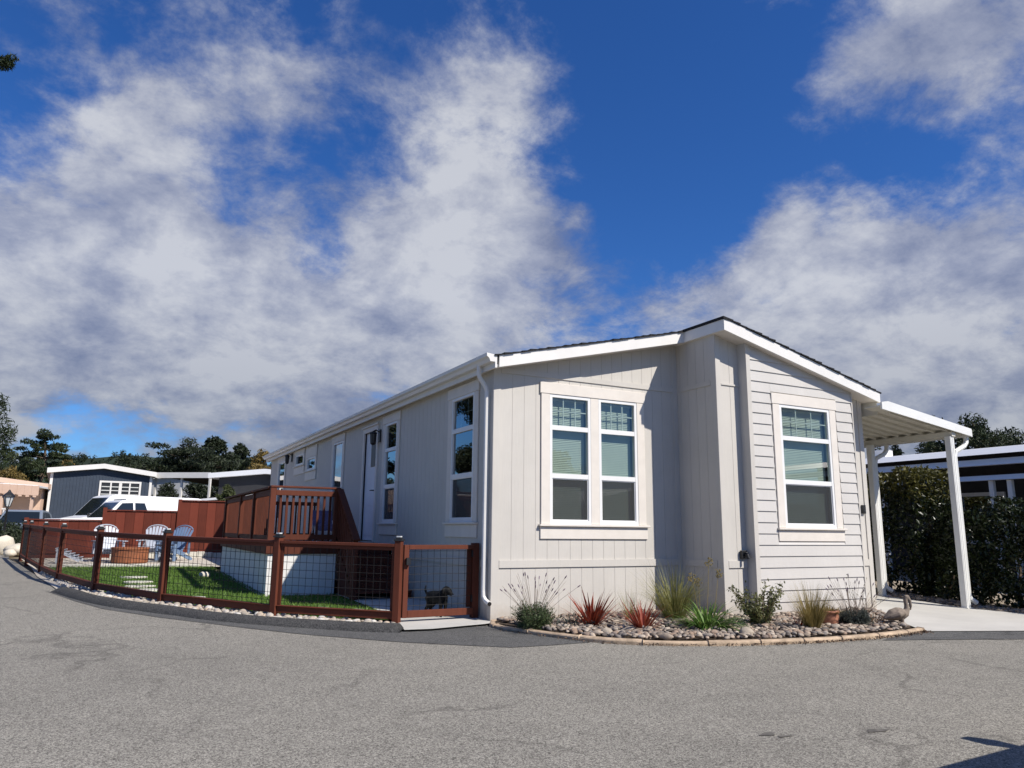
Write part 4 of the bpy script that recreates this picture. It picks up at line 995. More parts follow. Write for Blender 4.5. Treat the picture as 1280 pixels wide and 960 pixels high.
for (dx, dy, h, lean) in ((-.10, .05, .62, -.10), (.16, .1, .80, .10), (.26, .05, .66, .16), (.05, .15, .55, .02)):
    mb = MB(); p = np.array((2.0+dx*.5, -1.95+dy, .05)); q = p+np.array((lean, .02, h)); mb.tube([p, (p+q)/2+np.array((.01, 0, 0)), q], [.005, .004, .003], 5); sk = mb.build('flower_stalk', M['gr'], t)
    mb = MB()
    for _ in range(26): v = nrm(r.normal(size=3)); mb.tube([q, q+v*.05], [.0015, .001], 3, cap=False); e = q+v*.052; mb.obox(e, (.005, 0, 0), (0, .005, 0), (0, 0, .006))
    mb.build('seed_head', M['gr'], sk)
t = thing('leafy_shrub', 'open olive-green shrub with small leaves at the corner of the bay', 'shrub', (2.85, -2.02, .05))
mb, tips = bush_stems((2.85, -2.02, .05), .3, .60, 30, 59, .007, 1.05); mb.build('branch', M['stem'], t)
C = []
for pts in tips:
    for k in range(1, 6):
        for _ in range(15): C.append(pts[k]+(pts[k-1]-pts[k])*r.uniform(0, 1)+r.normal(0, .022, 3))
leafcloud('foliage', C, M['shr'], t, .024, .42, 60, .4)
# low creeping succulents near the stone bird
def creeping(c, n, w, h, mat, label, seed):
    rr = np.random.default_rng(seed); t = thing('ground_cover_plant', label, 'plant', c)
    C = [np.array(c)+np.array([rr.normal(0, w*.4), rr.normal(0, w*.3), abs(rr.normal(0, h*.5))]) for _ in range(n)]
    leafcloud('foliage', C, M[mat], t, .022, .4, seed, 1.0); mb, tp = bush_stems(c, w, h, 8, seed, .004, 1.3); mb.build('stem', M['stem'], t)
creeping((4.45, -2.35, .06), 260, .34, .10, 'succ', 'low rusty creeping plant beside the stone bird', 61)
creeping((2.55, -1.75, .06), 240, .5, .12, 'lavg', 'low dark creeping plant under the olive-green shrub', 62)
creeping((.62, -1.15, .06), 220, .36, .13, 'lavg', 'small dark creeping plant between the lavender and the larger red flax', 63)
t = thing('twiggy_shrub', 'almost bare twiggy shrub against the right corner of the house', 'shrub', (5.1, -1.75, .05)); mb, tp = bush_stems((5.1, -1.75, .05), .3, .62, 16, 64, .004, 1.1); mb.build('twig', M['stem'], t)
leafcloud('foliage', [p_[k]+np.array((0, 0, .01)) for p_ in tp for k in range(2, 6)], M['shr'], t, .014, .4, 65)
# terracotta pot lying among the stones, with a golden succulent on it
t = thing('terracotta_pot', 'squat terracotta pot with chipped rim beside the grey lavender', 'pot', (3.78, -2.28, .05))
mb = MB(); mb.lathe([(.085, 0), (.115, .04), (.125, .11), (.115, .16), (.13, .165), (.13, .19), (.105, .19), (.10, .15), (.02, .14)], (3.78, -2.28, .05), 18); mb.build('bowl', M['terra'], t, True)
t2 = thing('potted_succulent', 'golden succulent growing out of the terracotta pot', 'plant', (3.78, -2.28, .2))
tuft((3.78, -2.28, .2), 120, (.07, .15), (.1, 1.25), (.0, .7), .022, 66, .09, 4).build('leaf', M['cact'], t2)
# stone pelican
pb = thing('pelican_statue', 'weathered stone pelican with a tucked bill at the right tip of the bed', 'statue', (4.70, -2.62, .05), R_(-28))
pb.scale = (.82, .82, .86)
mb = MB()
mb.tube([(-.25, 0, .09), (-.20, 0, .11), (-.12, 0, .145), (-.02, 0, .165), (.06, 0, .17), (.11, 0, .185), (.135, 0, .23), (.135, 0, .29), (.125, 0, .35), (.122, 0, .385), (.14, 0, .418), (.165, 0, .418), (.185, 0, .40)], [.012, .045, .085, .10, .09, .065, .044, .034, .031, .033, .038, .034, .022], 14)
mb.tube([(.17, 0, .405), (.198, 0, .36), (.205, 0, .29), (.198, 0, .22)], [.026, .024, .022, .008], 10)
for s in (-1, 1): mb.tube([(.07, s*.075, .185), (-.04, s*.095, .165), (-.16, s*.06, .12), (-.24, s*.03, .095)], [.03, .055, .04, .01], 8)
for s in (-1, 1): mb.tube([(.03, s*.04, .10), (.04, s*.045, .03), (.05, s*.05, -.01)], [.03, .02, .025], 8)
mb.box(-.09, .13, -.075, .075, -.02, .012)
remesh(mb.build('body', M['statue'], pb), .009)

# ---------------------------------------------------------------- hedges
def hedge(name, label, boxes, n, mat, seed, size, mat2=None, topfrac=.0):
    rr = np.random.default_rng(seed); x0, x1, y0, y1, z0, z1 = boxes
    t = thing(name, label, 'hedge', ((x0+x1)/2, (y0+y1)/2, z0))
    mb = MB(); 
    for i in range(int((y1-y0)/.45)+1):
        p = np.array(((x0+x1)/2+rr.normal(0, .12), y0+.2+i*.45, z0)); pts = [p]
        for k in range(5): p = p+np.array((rr.normal(0, .1), rr.normal(0, .1), (z1-z0)*.17)); pts.append(p)
        mb.tube(pts, [.035, .03, .025, .02, .014, .008], 6)
    mb.build('trunk', M['bark'], t)
    def surf(y, z): return .16*math.sin(y*2.1+1)+.12*math.sin(y*4.7+z*2.3)+.10*math.sin(z*5.1+y*1.3)
    C = []; Ct = []
    while len(C)+len(Ct) < n:
        y = rr.uniform(y0, y1); z = rr.uniform(z0, z1+.12*math.sin(y*3.3)+.08*math.sin(y*8)); 
        u = rr.uniform(0, 1); hh = (z-z0)/(z1-z0)
        d = abs(rr.normal(0, .14))
        edge = x0+surf(y, z)*.8+(.22*(hh-.55)**2)+d+ (.25*max(0, hh-.85)/.15 if hh > .85 else 0)
        if u < .62: p = (edge, y, z)
        elif u < .82: p = (rr.uniform(x0+.15, x1), y, z1-abs(rr.normal(0, .1))+.12*math.sin(y*3.3)+.08*math.sin(y*8))
        elif u < .92: p = (rr.uniform(x0, x1), y0+abs(rr.normal(0, .12)), z)
        else: p = (rr.uniform(x0+.1, x1), y, z)
        cl_ = math.sin(p[1]*5.3+p[2]*3.1)+math.sin(p[2]*7.7-p[1]*2.9)+math.sin(p[1]*11+p[2]*9)*.6
        if cl_ < -.9 and rr.uniform() < .75: continue
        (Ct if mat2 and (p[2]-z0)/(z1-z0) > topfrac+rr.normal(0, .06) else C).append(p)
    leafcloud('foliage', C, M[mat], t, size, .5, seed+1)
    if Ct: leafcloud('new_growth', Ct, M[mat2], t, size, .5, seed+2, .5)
    return t
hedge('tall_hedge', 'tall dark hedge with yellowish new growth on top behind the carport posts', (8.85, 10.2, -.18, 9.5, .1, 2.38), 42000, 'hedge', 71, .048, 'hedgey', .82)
hedge('low_hedge', 'lower dark glossy hedge at the right edge, in front of the charcoal house', (8.95, 10.1, -5.8, -.25, 0, 1.70), 34000, 'hedge', 75, .045)
r = np.random.default_rng(77)
cs = [np.array((x, y, gd(x, y)+.02)) for x, y in scatter([(8.32, 4), (8.32, -1.4), (8.42, -2.2), (9.4, -4.0), (10.5, -4.4), (9, -1), (9, 4)], 700, .07, r)]
tag(stone_mesh('driveway_pebble', cs, [r.uniform(.02, .05) for _ in cs], M['cob'], 78), kind='stuff')

# dry leaf litter washed against the edging, old oil spots on the road
r = np.random.default_rng(83); C = []
ee = smoothpath(BED, 8)
for _ in range(900):
    i = int(len(ee)*r.beta(2.2, 1.1)*.999); i = min(i, len(ee)-2); p = np.array(ee[i])+(np.array(ee[i+1])-np.array(ee[i]))*r.uniform(); t_ = nrm(np.array(ee[i+1])-np.array(ee[i])); d = abs(r.normal(0, .055)); C.append((p[0]+t_[1]*d, p[1]-t_[0]*d, .012+r.uniform(0, .012)))
for _ in range(420):
    x, y = front[r.integers(0, len(front))]; C.append((x, y, .09+r.uniform(0, .02)))
tag(leafcloud('leaf_litter', C, M['litter'], None, .014, .5, 84), kind='stuff')
for (px, py, rx, ry) in ((960, 919, .06, .03), (980, 921, .05, .022), (1096, 914, .08, .035)):
    c = grd(px, py); w = r.uniform(0, 6); sheet('oil_stain', [(c[0]+rx*(1+.3*math.sin(3*a+w))*math.cos(a), c[1]+ry*(1+.35*math.sin(2*a+w))*math.sin(a)) for a in np.linspace(0, 2*PI, 15)[:-1]], M['stainp'], .004)
# ---------------------------------------------------------------- trees
def clumps(name, cl, n, mat, parent, size, aspect, seed, up=.0, shell=.45):
    r = np.random.default_rng(seed); cl = np.array(cl, float); w = (cl[:, 3]*cl[:, 4]*cl[:, 5])**(.67); idx = r.choice(len(cl), n, p=w/w.sum())
    v = r.normal(size=(n, 3)); v /= np.linalg.norm(v, axis=1)[:, None]; rad = r.uniform(shell**3, 1, n)**(1/3)
    rad = rad*(1+.22*np.sin(v[:, 0]*6+idx)*np.sin(v[:, 1]*5+v[:, 2]*7))
    C = cl[idx, :3]+v*rad[:, None]*cl[idx, 3:6]
    return leafcloud(name, C, M[mat], parent, size, aspect, seed+1, up)
def pine(name, label, base, H, W, seed, mat='pine', n=9000, leaf=.16, bare=.35, lean=0.0, flat=.45, group=None, layers=9, top=1.0):
    r = np.random.default_rng(seed); base = np.array(base, float); t = thing(name, label, 'tree', tuple(base), 0, group)
    pts = []; p = base.copy(); p[2] -= .3
    for k in range(8): pts.append(p.copy()); p = p+np.array((lean*H/7+r.normal(0, .015*H), r.normal(0, .015*H), H*.93/7))
    mb = MB(); R0 = .022*H+.05; mb.tube(pts, [R0*(1-.11*k) for k in range(8)], 8)
    cl = []
    for i in range(layers):
        f = bare+(1-bare)*i/(layers-1); q = f*.93*7; k = min(int(q), 6); P0 = pts[k]+(pts[k+1]-pts[k])*(q-k)
        prof = math.sin(PI*min(1, (1-f)/(1-bare)*.80+.20))**.8 if f < 1 else .3
        m_ = max(2, int(4*prof)+1); a0 = r.uniform(0, 6)
        for j in range(m_):
            az = a0+2*PI*j/m_+r.normal(0, .3); L = W/2*prof*r.uniform(.55, 1.05); e = P0+np.array((L*math.cos(az), L*math.sin(az), L*r.uniform(.05, .4)))
            mid = (P0+e)/2+np.array((0, 0, -.06*L)); mb.tube([P0, mid, e], [R0*.35*(1-f*.5), R0*.22*(1-f*.5), R0*.08], 5, cap=False)
            for s_ in np.linspace(.45, 1.05, 3):
                c = P0+(e-P0)*s_; rr = W*.11*r.uniform(.7, 1.25)*(.6+.5*prof); c = c+r.normal(0, rr*.35, 3)
                cl.append((*c, rr*1.15, rr*1.15, rr*flat*r.uniform(.8, 1.3)))
    cl.append((*pts[-1], W*.12, W*.12, W*.10)); mb.build('trunk', M['bark'], t)
    clumps('crown', cl, n, mat, t, leaf, .3, seed+9, .5); return t
def roundtree(name, label, base, H, W, seed, mat, n=7000, leaf=.2, group=None, cone=0.0):
    r = np.random.default_rng(seed); base = np.array(base, float); t = thing(name, label, 'tree', tuple(base), 0, group); mb = MB(); cl = []
    mb.tube([base+(0, 0, -.3), base+(r.normal(0, .1), 0, H*.3), base+(r.normal(0, .2), 0, H*.8)], [.03*H, .022*H, .006*H], 7)
    for i in range(26):
        f = r.uniform(.15, 1); wr = W/2*(math.sin(PI*min(.97, .18+f*.8))**.7*(1-cone)+cone*(1.05-f)); az = r.uniform(0, 2*PI); q = r.uniform(.3, .85)
        c = base+np.array((wr*q*math.cos(az), wr*q*math.sin(az), H*f*.93)); rr = W*r.uniform(.10, .19); cl.append((*c, rr, rr, rr*r.uniform(.6, .95)))
        if i % 3 == 0: mb.tube([base+(0, 0, H*f*.6), c], [.009*H, .003*H], 5, cap=False)
    cl.append((*(base+(0, 0, H*.96)), W*.1, W*.1, H*.06)); mb.build('trunk', M['bark'], t); clumps('crown', cl, n, mat, t, leaf, .38, seed+5, .2, .55); return t
def base_of(px, D): p = at(px, 640, D); return (p[0], p[1], .34)
def treeat(fn, name, label, px, py_top, D, W, seed, **k):
    p = at(px, py_top, D); return fn(name, label, (p[0], p[1], .34), p[2]-.34, W, seed, **k)
treeat(pine, 'pine_tree', 'spreading dark pine rising behind the blue house, open crown against the sky', 58, 527, 62, 4.0, 101, mat='pine', n=8000, leaf=.15, bare=.36, flat=.42, layers=8)
treeat(pine, 'pine_tree', 'feathery dark conifer with drooping tips left of the round dark trees', 236, 543, 70, 7.0, 102, mat='cyp', n=20000, leaf=.2, bare=.12, flat=.35, layers=12)
treeat(roundtree, 'cypress_tree', 'broad round dark tree, middle one of the row behind the white metal roofs', 268, 548, 78, 8.0, 103, mat='cyp', n=22000, leaf=.22)
treeat(roundtree, 'cypress_tree', 'dark tree right of the broad round one behind the white metal roofs', 300, 556, 84, 6.2, 104, mat='cyp', n=12000, leaf=.22)
treeat(roundtree, 'broadleaf_tree', 'rusty gold tree showing just past the far end of the greige house', 328, 563, 66, 4.8, 105, mat='rust', n=6000, leaf=.17)
treeat(roundtree, 'broadleaf_tree', 'olive tree low behind the blue house roof beside the pine', 84, 573, 72, 4.4, 106, mat='rust', n=5000, leaf=.17)
treeat(roundtree, 'broadleaf_tree', 'grey-green low tree behind the brown house at the left edge', 10, 562, 75, 6.0, 107, mat='pineo', n=6000, leaf=.2)
# tall pine just outside the left edge, a branch tip of it enters the sky
bp_ = at(-330, 640, 21); bt = thing('pine_tree', 'tall pine at the left edge whose branch tips reach into the sky', 'tree', (bp_[0], bp_[1], .3))
mb = MB(); r = np.random.default_rng(108); b0 = np.array((bp_[0], bp_[1], 0.0)); Hp = 17.5
mb.tube([b0+(0, 0, Hp*k/8) for k in range(9)], [.34*(1-.1*k) for k in range(9)], 9); cl = []
def limb(z, tip, rr):
    s_ = b0+np.array((0, 0, z)); tip = np.array(tip); mb.tube([s_, (s_+tip)/2+np.array((0, 0, -.15)), tip], [.09, .05, .012], 5, cap=False)
    for q in np.linspace(.3, 1.0, 7): c = s_+(tip-s_)*q+r.normal(0, .06, 3); k = rr*(1.0-.35*q)*r.uniform(.8, 1.2); cl.append((*c, k, k, k*.55))
limb(11.6, at(7, 78, 20.6), .32); cl += [(*at(px_, py_, 20.6), .13, .13, .10) for px_, py_ in ((2, 74), (9, 76), (15, 73), (4, 84), (12, 81), (-4, 80))]*3; cl += [(*at(px_, py_, 20.6), .26, .26, .2) for px_, py_ in ((-4, 500), (0, 512), (3, 530), (9, 538), (6, 548), (1, 556), (4, 568), (0, 580), (-6, 545), (-8, 572))]; limb(3.6, at(11, 540, 20.6), .30); limb(2.9, at(4, 566, 20.6), .36); limb(4.4, at(2, 506, 21), .26); limb(2.4, at(2, 585, 21), .4)
for i in range(26):
    z = r.uniform(6.5, Hp); az = r.uniform(0, 2*PI); L = (Hp-z)*.22+.8
    tp = b0+np.array((L*math.cos(az), L*math.sin(az), z+.5))
    rx = nrm(CM @ (tp-CP)); d_ = CM @ (tp-CP)
    if 640+F*d_[0]/d_[2] > -22: continue
    limb(z, tp, .5)
mb.build('trunk', M['bark'], bt); clumps('crown', cl, 30000, 'pine', bt, .10, .16, 109, .3)
# right-hand trees
treeat(pine, 'pine_tree', 'broad dark pine behind the charcoal house, its crown over the carport post', 1215, 511, 46, 6.6, 111, mat='pine', n=20000, leaf=.15, bare=.22, flat=.6, layers=9)
treeat(pine, 'pine_tree', 'smaller dark pine leaning out of the right edge behind the charcoal house', 1282, 540, 50, 5.0, 112, mat='pine', n=9000, leaf=.15, bare=.2, flat=.5)
treeat(roundtree, 'broadleaf_tree', 'small dark tree seen under the carport roof between its two posts', 1118, 556, 48, 2.6, 113, mat='pine', n=3500, leaf=.13)
treeat(roundtree, 'broadleaf_tree', 'dark tree under the carport roof hidden by the rear post', 1096, 551, 52, 2.4, 114, mat='pine', n=2500, leaf=.13)
treeat(roundtree, 'broadleaf_tree', 'low dark treetop just left of the front carport post', 1163, 546, 52, 1.9, 115, mat='pine', n=2500, leaf=.12)
# wooded hill on the skyline
hb = MB(); N = 60; rows = [(0, 0), (1, 1)]
def ridge(px): return 567+1.5*math.sin(px*.021+1)+1.2*math.sin(px*.07)+5*max(0, (px-190))/60+6*max(0, 60-px)/60
hp = []
for i in range(N+1): px = -260+i*(760/N); a = at(px, ridge(px)+5, 420); hp.append(a)
for a in hp: hb.v += [(a[0]*.80, a[1]*.80-10, -2.0), (a[0]*.9, a[1]*.9, a[2]*.45), tuple(a), (a[0]*1.2, a[1]*1.2, -3)]
for i in range(N):
    for j in range(3): hb.f.append([4*i+j, 4*i+4+j, 4*i+5+j, 4*i+1+j]); hb.m.append(0)
tag(hb.build('hill', M['hill'], None, True), kind='structure')
r = np.random.default_rng(120); cl = []
for i in range(900):
    k = r.integers(0, N); q = r.uniform(0, 1); a = hp[k]*(1-q)+hp[k+1]*q; f = r.uniform(.93, 1.005); z = a[2]*(1-abs(1-f)*5.0); s_ = r.uniform(.9, 1.9); cl.append((a[0]*f, a[1]*f, z+s_*.6, s_*1.0, s_*1.0, s_*r.uniform(.9, 1.7)))
w_ = clumps('hill_woods', cl, 36000, 'cyp', None, .6, .45, 121, .2, .5); tag(w_, kind='stuff')

# ---------------------------------------------------------------- neighbouring homes
def boxhome(name, label, P, rz, L, W, H, wall, roofm, over=.35, pitch=.12, parts=None):
    t = thing(name, label, 'house', P, rz if rz else 1e-6); mb = MB()
    mb.prism([(-L/2, 0), (L/2, 0), (L/2, H), (0, H+pitch*L/2), (-L/2, H)], 'xz', 0, W); mb.build('wall', M[wall], t)
    mb = MB(); h = .24
    for s in (-1, 1): mb.prism([(s*(L/2+over), H-pitch*over-.06), (0, H+pitch*L/2+.02), (0, H+pitch*L/2+.02+h), (s*(L/2+over), H-pitch*over-.06+h)], 'xz', -.30, W+.3)
    mb.build('roof', M[roofm], t); return t
def hwin(t, x0, x1, z0, z1, n, y=0, mat='carg'):
    mb = MB(); 
    mb.box(x0-.09, x1+.09, y-.05, y-.005, z1, z1+.09); mb.box(x0-.09, x1+.09, y-.05, y-.005, z0-.09, z0); mb.box(x0-.09, x0, y-.05, y-.005, z0, z1); mb.box(x1, x1+.09, y-.05, y-.005, z0, z1)
    for i in range(1, n): x = x0+(x1-x0)*i/n; w = .07 if i == n//2 else .035; mb.box(x-w, x+w, y-.045, y-.005, z0, z1)
    f = mb.build('window', M['white'], t); mb = MB(); mb.box(x0, x1, y-.02, y-.004, z0, z1); mb.build('pane', M['blackp'], f)
    mb = MB(); z = z0+.1
    while z < z1-.05: mb.box(x0+.02, x1-.02, y-.034, y-.021, z, z+.045); z += .19
    mb.build('louvre', M['blind'], f)
pl = at(50, 652, 36.6); pr = at(190, 652, 39.1); rz = math.atan2(pr[1]-pl[1], pr[0]-pl[0]); Lb = float(np.hypot(*(pr-pl)[:2])); mid = (pl+pr)/2
zt = at(50, 588, 36.6)[2]-.34
bh = boxhome('blue_house', 'slate blue mobile home with white trim and louvred windows beyond the parked van', (mid[0], mid[1], .34), rz, Lb-.5, 14, zt, 'blue', 'white', .22, .10)
mb = MB(); n = 30
for i in range(n): x = -(Lb-.5)/2+.1+(Lb-.7)*i/n; mb.box(x, x+.035, -.018, -.001, .4, zt-.02)
mb.build('batten', M['blue'], bh)
mb = MB(); 
for s in (-1, 1): mb.box(s*(Lb-.5)/2-.06, s*(Lb-.5)/2+.06, -.03, -.002, 0, zt)
mb.build('corner_board', M['white'], bh)
sc_ = (Lb-.5)/140.0; xw = lambda px: -(Lb-.5)/2+(px-52)/136.0*(Lb-.5)
hwin(bh, xw(119), xw(172), zt-1.35, zt-.45, 4)
# peach house with scalloped awning, left
P = at(18, 650, 35); ph_ = boxhome('peach_house', 'peach bungalow with a scalloped pale awning and white railing at the left edge', (P[0]-2.3, P[1]+1.5, .95), R_(-8), 6.4, 9, 2.1, 'peach', 'peach', .3, .10)
mb = MB(); mb.box(-3.15, 3.15, .02, 8.9, -.62, -.003); mb.build('plinth', M['greyw'], ph_)
mb = MB(); mb.prism([(-3.4, 2.30), (3.5, 2.0), (3.5, 2.08), (-3.4, 2.38)], 'xz', -2.2, -.01); mb.build('awning', M['metalroof'], ph_)
mb = MB()
for i in range(24):
    x = -3.4+i*.29; z = 2.32-.0435*(x+3.4); mb.box(x, x+.285, -2.24, -2.205, z-.42, z+.02)
    mb.box(x+.07, x+.21, -2.235, -2.21, z-.50, z-.4205)
mb.build('awning_valance', M['peach'], ph_)
for x in (-3.2, -.4, 1.6, 2.1, 3.3): mb = MB(); mb.box(x-.06, x+.06, -2.15, -2.03, 0, 2.05-.0435*(x+3.4)+.25); mb.build('post', M['peach'], ph_)
mb = MB(); mb.box(-3.3, 2.4, -2.12, -2.06, .95, 1.02); mb.box(-3.4, 3.4, -2.2, -.01, -.62, .0)
for i in range(40): x = -3.25+i*.14; mb.box(x, x+.06, -2.11, -2.07, .1, .949)
mb.build('railing', M['white'], ph_); hwin(ph_, -1.6, -.2, .9, 1.8, 2)
P = at(18, 640, 62); br = boxhome('brown_house', 'dark brown house with a flat pale roof edge behind the peach bungalow', (P[0]-3, P[1], .5), R_(-6), 10, 9, 4.0, 'brown', 'metalroof', .8, .02)
hwin(br, 3.4, 4.4, 2.2, 2.9, 2)
roundtree('rust_bush', 'rounded rusty gold bush above the awning of the peach bungalow', tuple(np.array((*at(6, 640, 47)[:2], .34))), at(6, 583, 47)[2]-.34, 3.2, 131, 'rust', 5000, .12)
# white carport and homes behind the fence
def farport(label, px0, px1, pyt, D, depth, ht, rzz, name='far_carport'):
    a, b = at(px0, pyt, D), at(px1, pyt+3, D-.6); L = float(np.hypot(*(b-a)[:2])); z = a[2]; m_ = (a+b)/2; t = thing(name, label, 'carport', (m_[0], m_[1], .34), math.atan2(b[1]-a[1], b[0]-a[0])); h = z-.34
    mb = MB(); mb.prism([(-.1, h-.05), (depth, h-.30), (depth, h-.22), (-.1, h+.02)], 'yz', -L/2, L/2); mb.build('roof', M['metalroof'], t); mb = MB(); mb.prism([(0, h-.075), (depth, h-.325), (depth, h-.305), (0, h-.055)], 'yz', -L/2+.02, L/2-.02); mb.build('ceiling', M['brown'], t)
    mb = MB(); mb.box(-L/2-.02, L/2+.02, -.14, -.101, h-.24, h+.05); mb.build('fascia', M['white'], t)
    for x in (-L/2+.2, 0, L/2-.1):
        for y in (.05, depth-.2): mb = MB(); mb.box(x-.05, x+.05, y, y+.1, 0, h-.06-y*.042); mb.build('post', M['white'], t)
    return t, L, h
t, L, h = farport('flat white carport roof on slim posts just right of the blue house', 190, 264, 592, 40, 6.5, 2.4, 0)
mb = MB(); mb.box(-L/2, L/2, 6.3, 6.4, .9, 1.0); mb.box(-L/2, L/2, 6.3, 6.4, 1.5, 1.6)
for i in range(9): x = -L/2+.2+i*(L-.4)/8; mb.box(x-.04, x+.04, 6.31, 6.39, 0, 1.9)
mb.build('rail', M['white'], t)
P = at(232, 640, 54); wh = boxhome('white_house', 'long low white home with a shallow bright roof behind the white carport', (P[0], P[1], .34), R_(-20), 7.6, 12, at(232, 597, 54)[2]-.34-.2, 'greyw', 'metalroof', .5, .08)
hwin(wh, -2.6, -1.4, 1.1, 2.0, 2)
P = at(316, 640, 36); wt = boxhome('white_house', 'white-roofed home with grey metal railing just past the end of the greige house', (P[0]+.6, P[1]+.5, .34), R_(-26), 4.6, 10, at(312, 592, 36)[2]-.34-.1, 'darkw', 'metalroof', .45, .06)
mb = MB(); 
for i in range(9): x = -3.6+i*.42; mb.tube([(x, -1.6, 0), (x, -1.6, 1.9+.045*i)], .045, 5)
mb.tube([(-3.7, -1.6, 1.88), (0, -1.6, 2.3)], .055, 5); mb.tube([(-3.7, -1.6, 1.2), (0, -1.6, 1.4)], .04, 5)
for i in range(4): x = -3.6+i*.84; mb.tube([(x, -1.6, .9), (x+.84, -1.6, 1.9)], .03, 4)
mb.build('railing', M['alu'], wt); hwin(wt, -1.7, -.3, 1.0, 1.95, 4); hwin(wt, .4, 1.8, 1.0, 1.95, 2)
mb = MB(); mb.box(-.1, 2.2, -.9, -.8, 1.0, 1.62); mb.build('porch_screen', M['greyw'], wt)
mb = MB(); mb.prism([(-2.6, 2.05), (.3, 2.35), (.3, 2.45), (-2.6, 2.15)], 'xz', -1.75, -.02); mb.build('porch_roof', M['metalroof'], wt)
for i, (px_, py_, D_, w_, lb_) in enumerate(((284, 607, 34, 1.6, 'green bush showing over the tall board fence in front of the grey railing'), (212, 604, 49, 3.4, 'leftmost dark green bush behind the flat white carport roof'), (245, 603, 49, 3.6, 'middle dark green bush behind the flat white carport roof'), (276, 601, 48, 3.6, 'rightmost dark green bush behind the flat white carport roof'))): treeat(roundtree, 'bush', lb_, px_, py_, D_, w_, 160+i, mat='pineo' if i == 0 else 'cyp', n=9000, leaf=.08)
# charcoal neighbour on the right, parallel to the greige house
XN = 13.0
nh = thing('charcoal_house', 'charcoal neighbouring home with a long white roof edge behind the hedges', 'house', (16.0, 3, .0))
zr = 3.02
mb = MB(); mb.box(14.6, 19, -9, 14, 0, zr+.25); mb.build('wall', M['darkw'], nh)
mb = MB(); mb.prism([(XN-.25, zr), (XN-.06, zr+.16), (17, zr+.62), (21, zr+.2), (21, zr+.1), (17, zr+.5)], 'xz', -9.3, 14.3); mb.build('roof', M['nroof'], nh)  # edge, gutter and fascia faces shaped with an upward tilt to catch sun
mb = MB(); mb.prism([(XN-.22, zr-.24), (XN-.09, zr-.09), (XN-.05, zr-.09), (XN-.05, zr-.24)], 'xz', -9.2, 14.2); mb.build('gutter', M['nroof'], nh)
mb = MB(); mb.prism([(XN-.18, zr-.575), (XN-.06, zr-.46), (XN-.02, zr-.46), (XN-.02, zr-.575)], 'xz', -9.2, 14.2); mb.build('fascia', M['nroof'], nh)
for y in (-6, -3.0, -.9, .35, .75, 3.5, 6.5): mb = MB(); mb.box(XN-.1, XN, y-.05, y+.05, 0, zr-.581); mb.build('porch_post', M['alu'], nh)
for (y0, y1) in ((-1.3, -.1), (1.5, 2.6), (-4.5, -3.0)):
    mb = MB(); mb.box(14.54, 14.599, y0-.1, y1+.1, 2.18, 2.27); mb.box(14.54, 14.599, y0-.1, y0, 1.1, 2.179); mb.box(14.54, 14.599, y1, y1+.1, 1.1, 2.179); mb.box(14.54, 14.599, y0-.1, y1+.1, 1.01, 1.099); f = mb.build('window', M['white'], nh)
    mb = MB(); mb.box(14.57, 14.598, y0, y1, 1.1, 2.179); mb.build('pane', M['glass_dark'], f)
mb = MB(); mb.box(15.2, 15.55, 5.0, 5.5, zr+.25, zr+.62); mb.build('roof_vent', M['white'], nh)
# homes and trees across the street behind the camera and to the far left (seen in the window reflections)
for i, (x, y, rz, w, rf, lb) in enumerate(((8, -27, PI, 'greyw', 'metalroof', 'pale grey home across the street behind the photographer'), (24, -28, PI, 'peach', 'metalroof', 'peach home across the street, right of the pale grey one'), (-16.8, 34.5, R_(28), 'skirt', 'metalroof', 'white gabled home across the side street, left of the wire fence'), (-34, 20, R_(70), 'greyw', 'metalroof', 'grey gabled home farther along the side street'))):
    h_ = boxhome('mobile_home', lb, (x, y, .2), rz, 7.5, 9, 2.7, w, rf, .5, .2); hwin(h_, -2.2, -.6, 1.1, 2.2, 2); hwin(h_, .8, 2.4, 1.1, 2.2, 2)
for i, (x, y, H_, W_, lb) in enumerate(((2.5, -23, 5.2, 4.6, 'round street tree across the road in front of the pale grey home'), (14.5, -24, 5.6, 5.2, 'round street tree between the two homes across the road'), (-17.2, 50, 13, 8.5, 'big dark tree behind the white gabled home on the side street'), (-24.8, 53, 16, 10.5, 'biggest dark tree on the side street, leftmost'), (-14.5, 28.0, 3.6, 3.0, 'small round tree in front of the white gabled home'))):
    roundtree('street_tree', lb, (x, y, .2), H_, W_, 140+i, 'pineo' if i < 2 else 'cyp', 12000 if i < 2 else 40000, .12 if i < 2 else .16)
# left-edge hedge and lantern
t = thing('dark_bush', 'dark low bush behind the lamp post at the far end of the wire fence', 'bush', (-8.3, 24.2, .27)); r = np.random.default_rng(150)
cl = [(-8.3+r.normal(0, .9), 24.2+r.normal(0, .6), .27+abs(r.normal(.45, .3)), .5, .5, .42) for _ in range(16)]; clumps('foliage', cl, 7000, 'cyp', t, .06, .45, 151)
mb, tp = bush_stems((-8.3, 24.2, .27), .6, 1.0, 14, 152, .02, .9); mb.build('branch', M['bark'], t)
lp = thing('lamp_post', 'black lamp post with a clear lantern at the left edge', 'lamp post', (-7.95, 22.6, .26)); x, y = -7.95, 22.6
mb = MB(); mb.lathe([(.09, .24), (.09, .34), (.05, .4), (.038, .6), (.032, 1.75), (.05, 1.78), (.03, 1.82)], (x, y, 0), 10); mb.build('pole', M['black'], lp, True)
mb = MB(); mb.lathe([(.07, 1.83), (.075, 1.85), (.01, 1.86)], (x, y, 0), 6); mb.lathe([(.20, 2.20), (.17, 2.25), (.06, 2.36), (.02, 2.44)], (x, y, 0), 6)
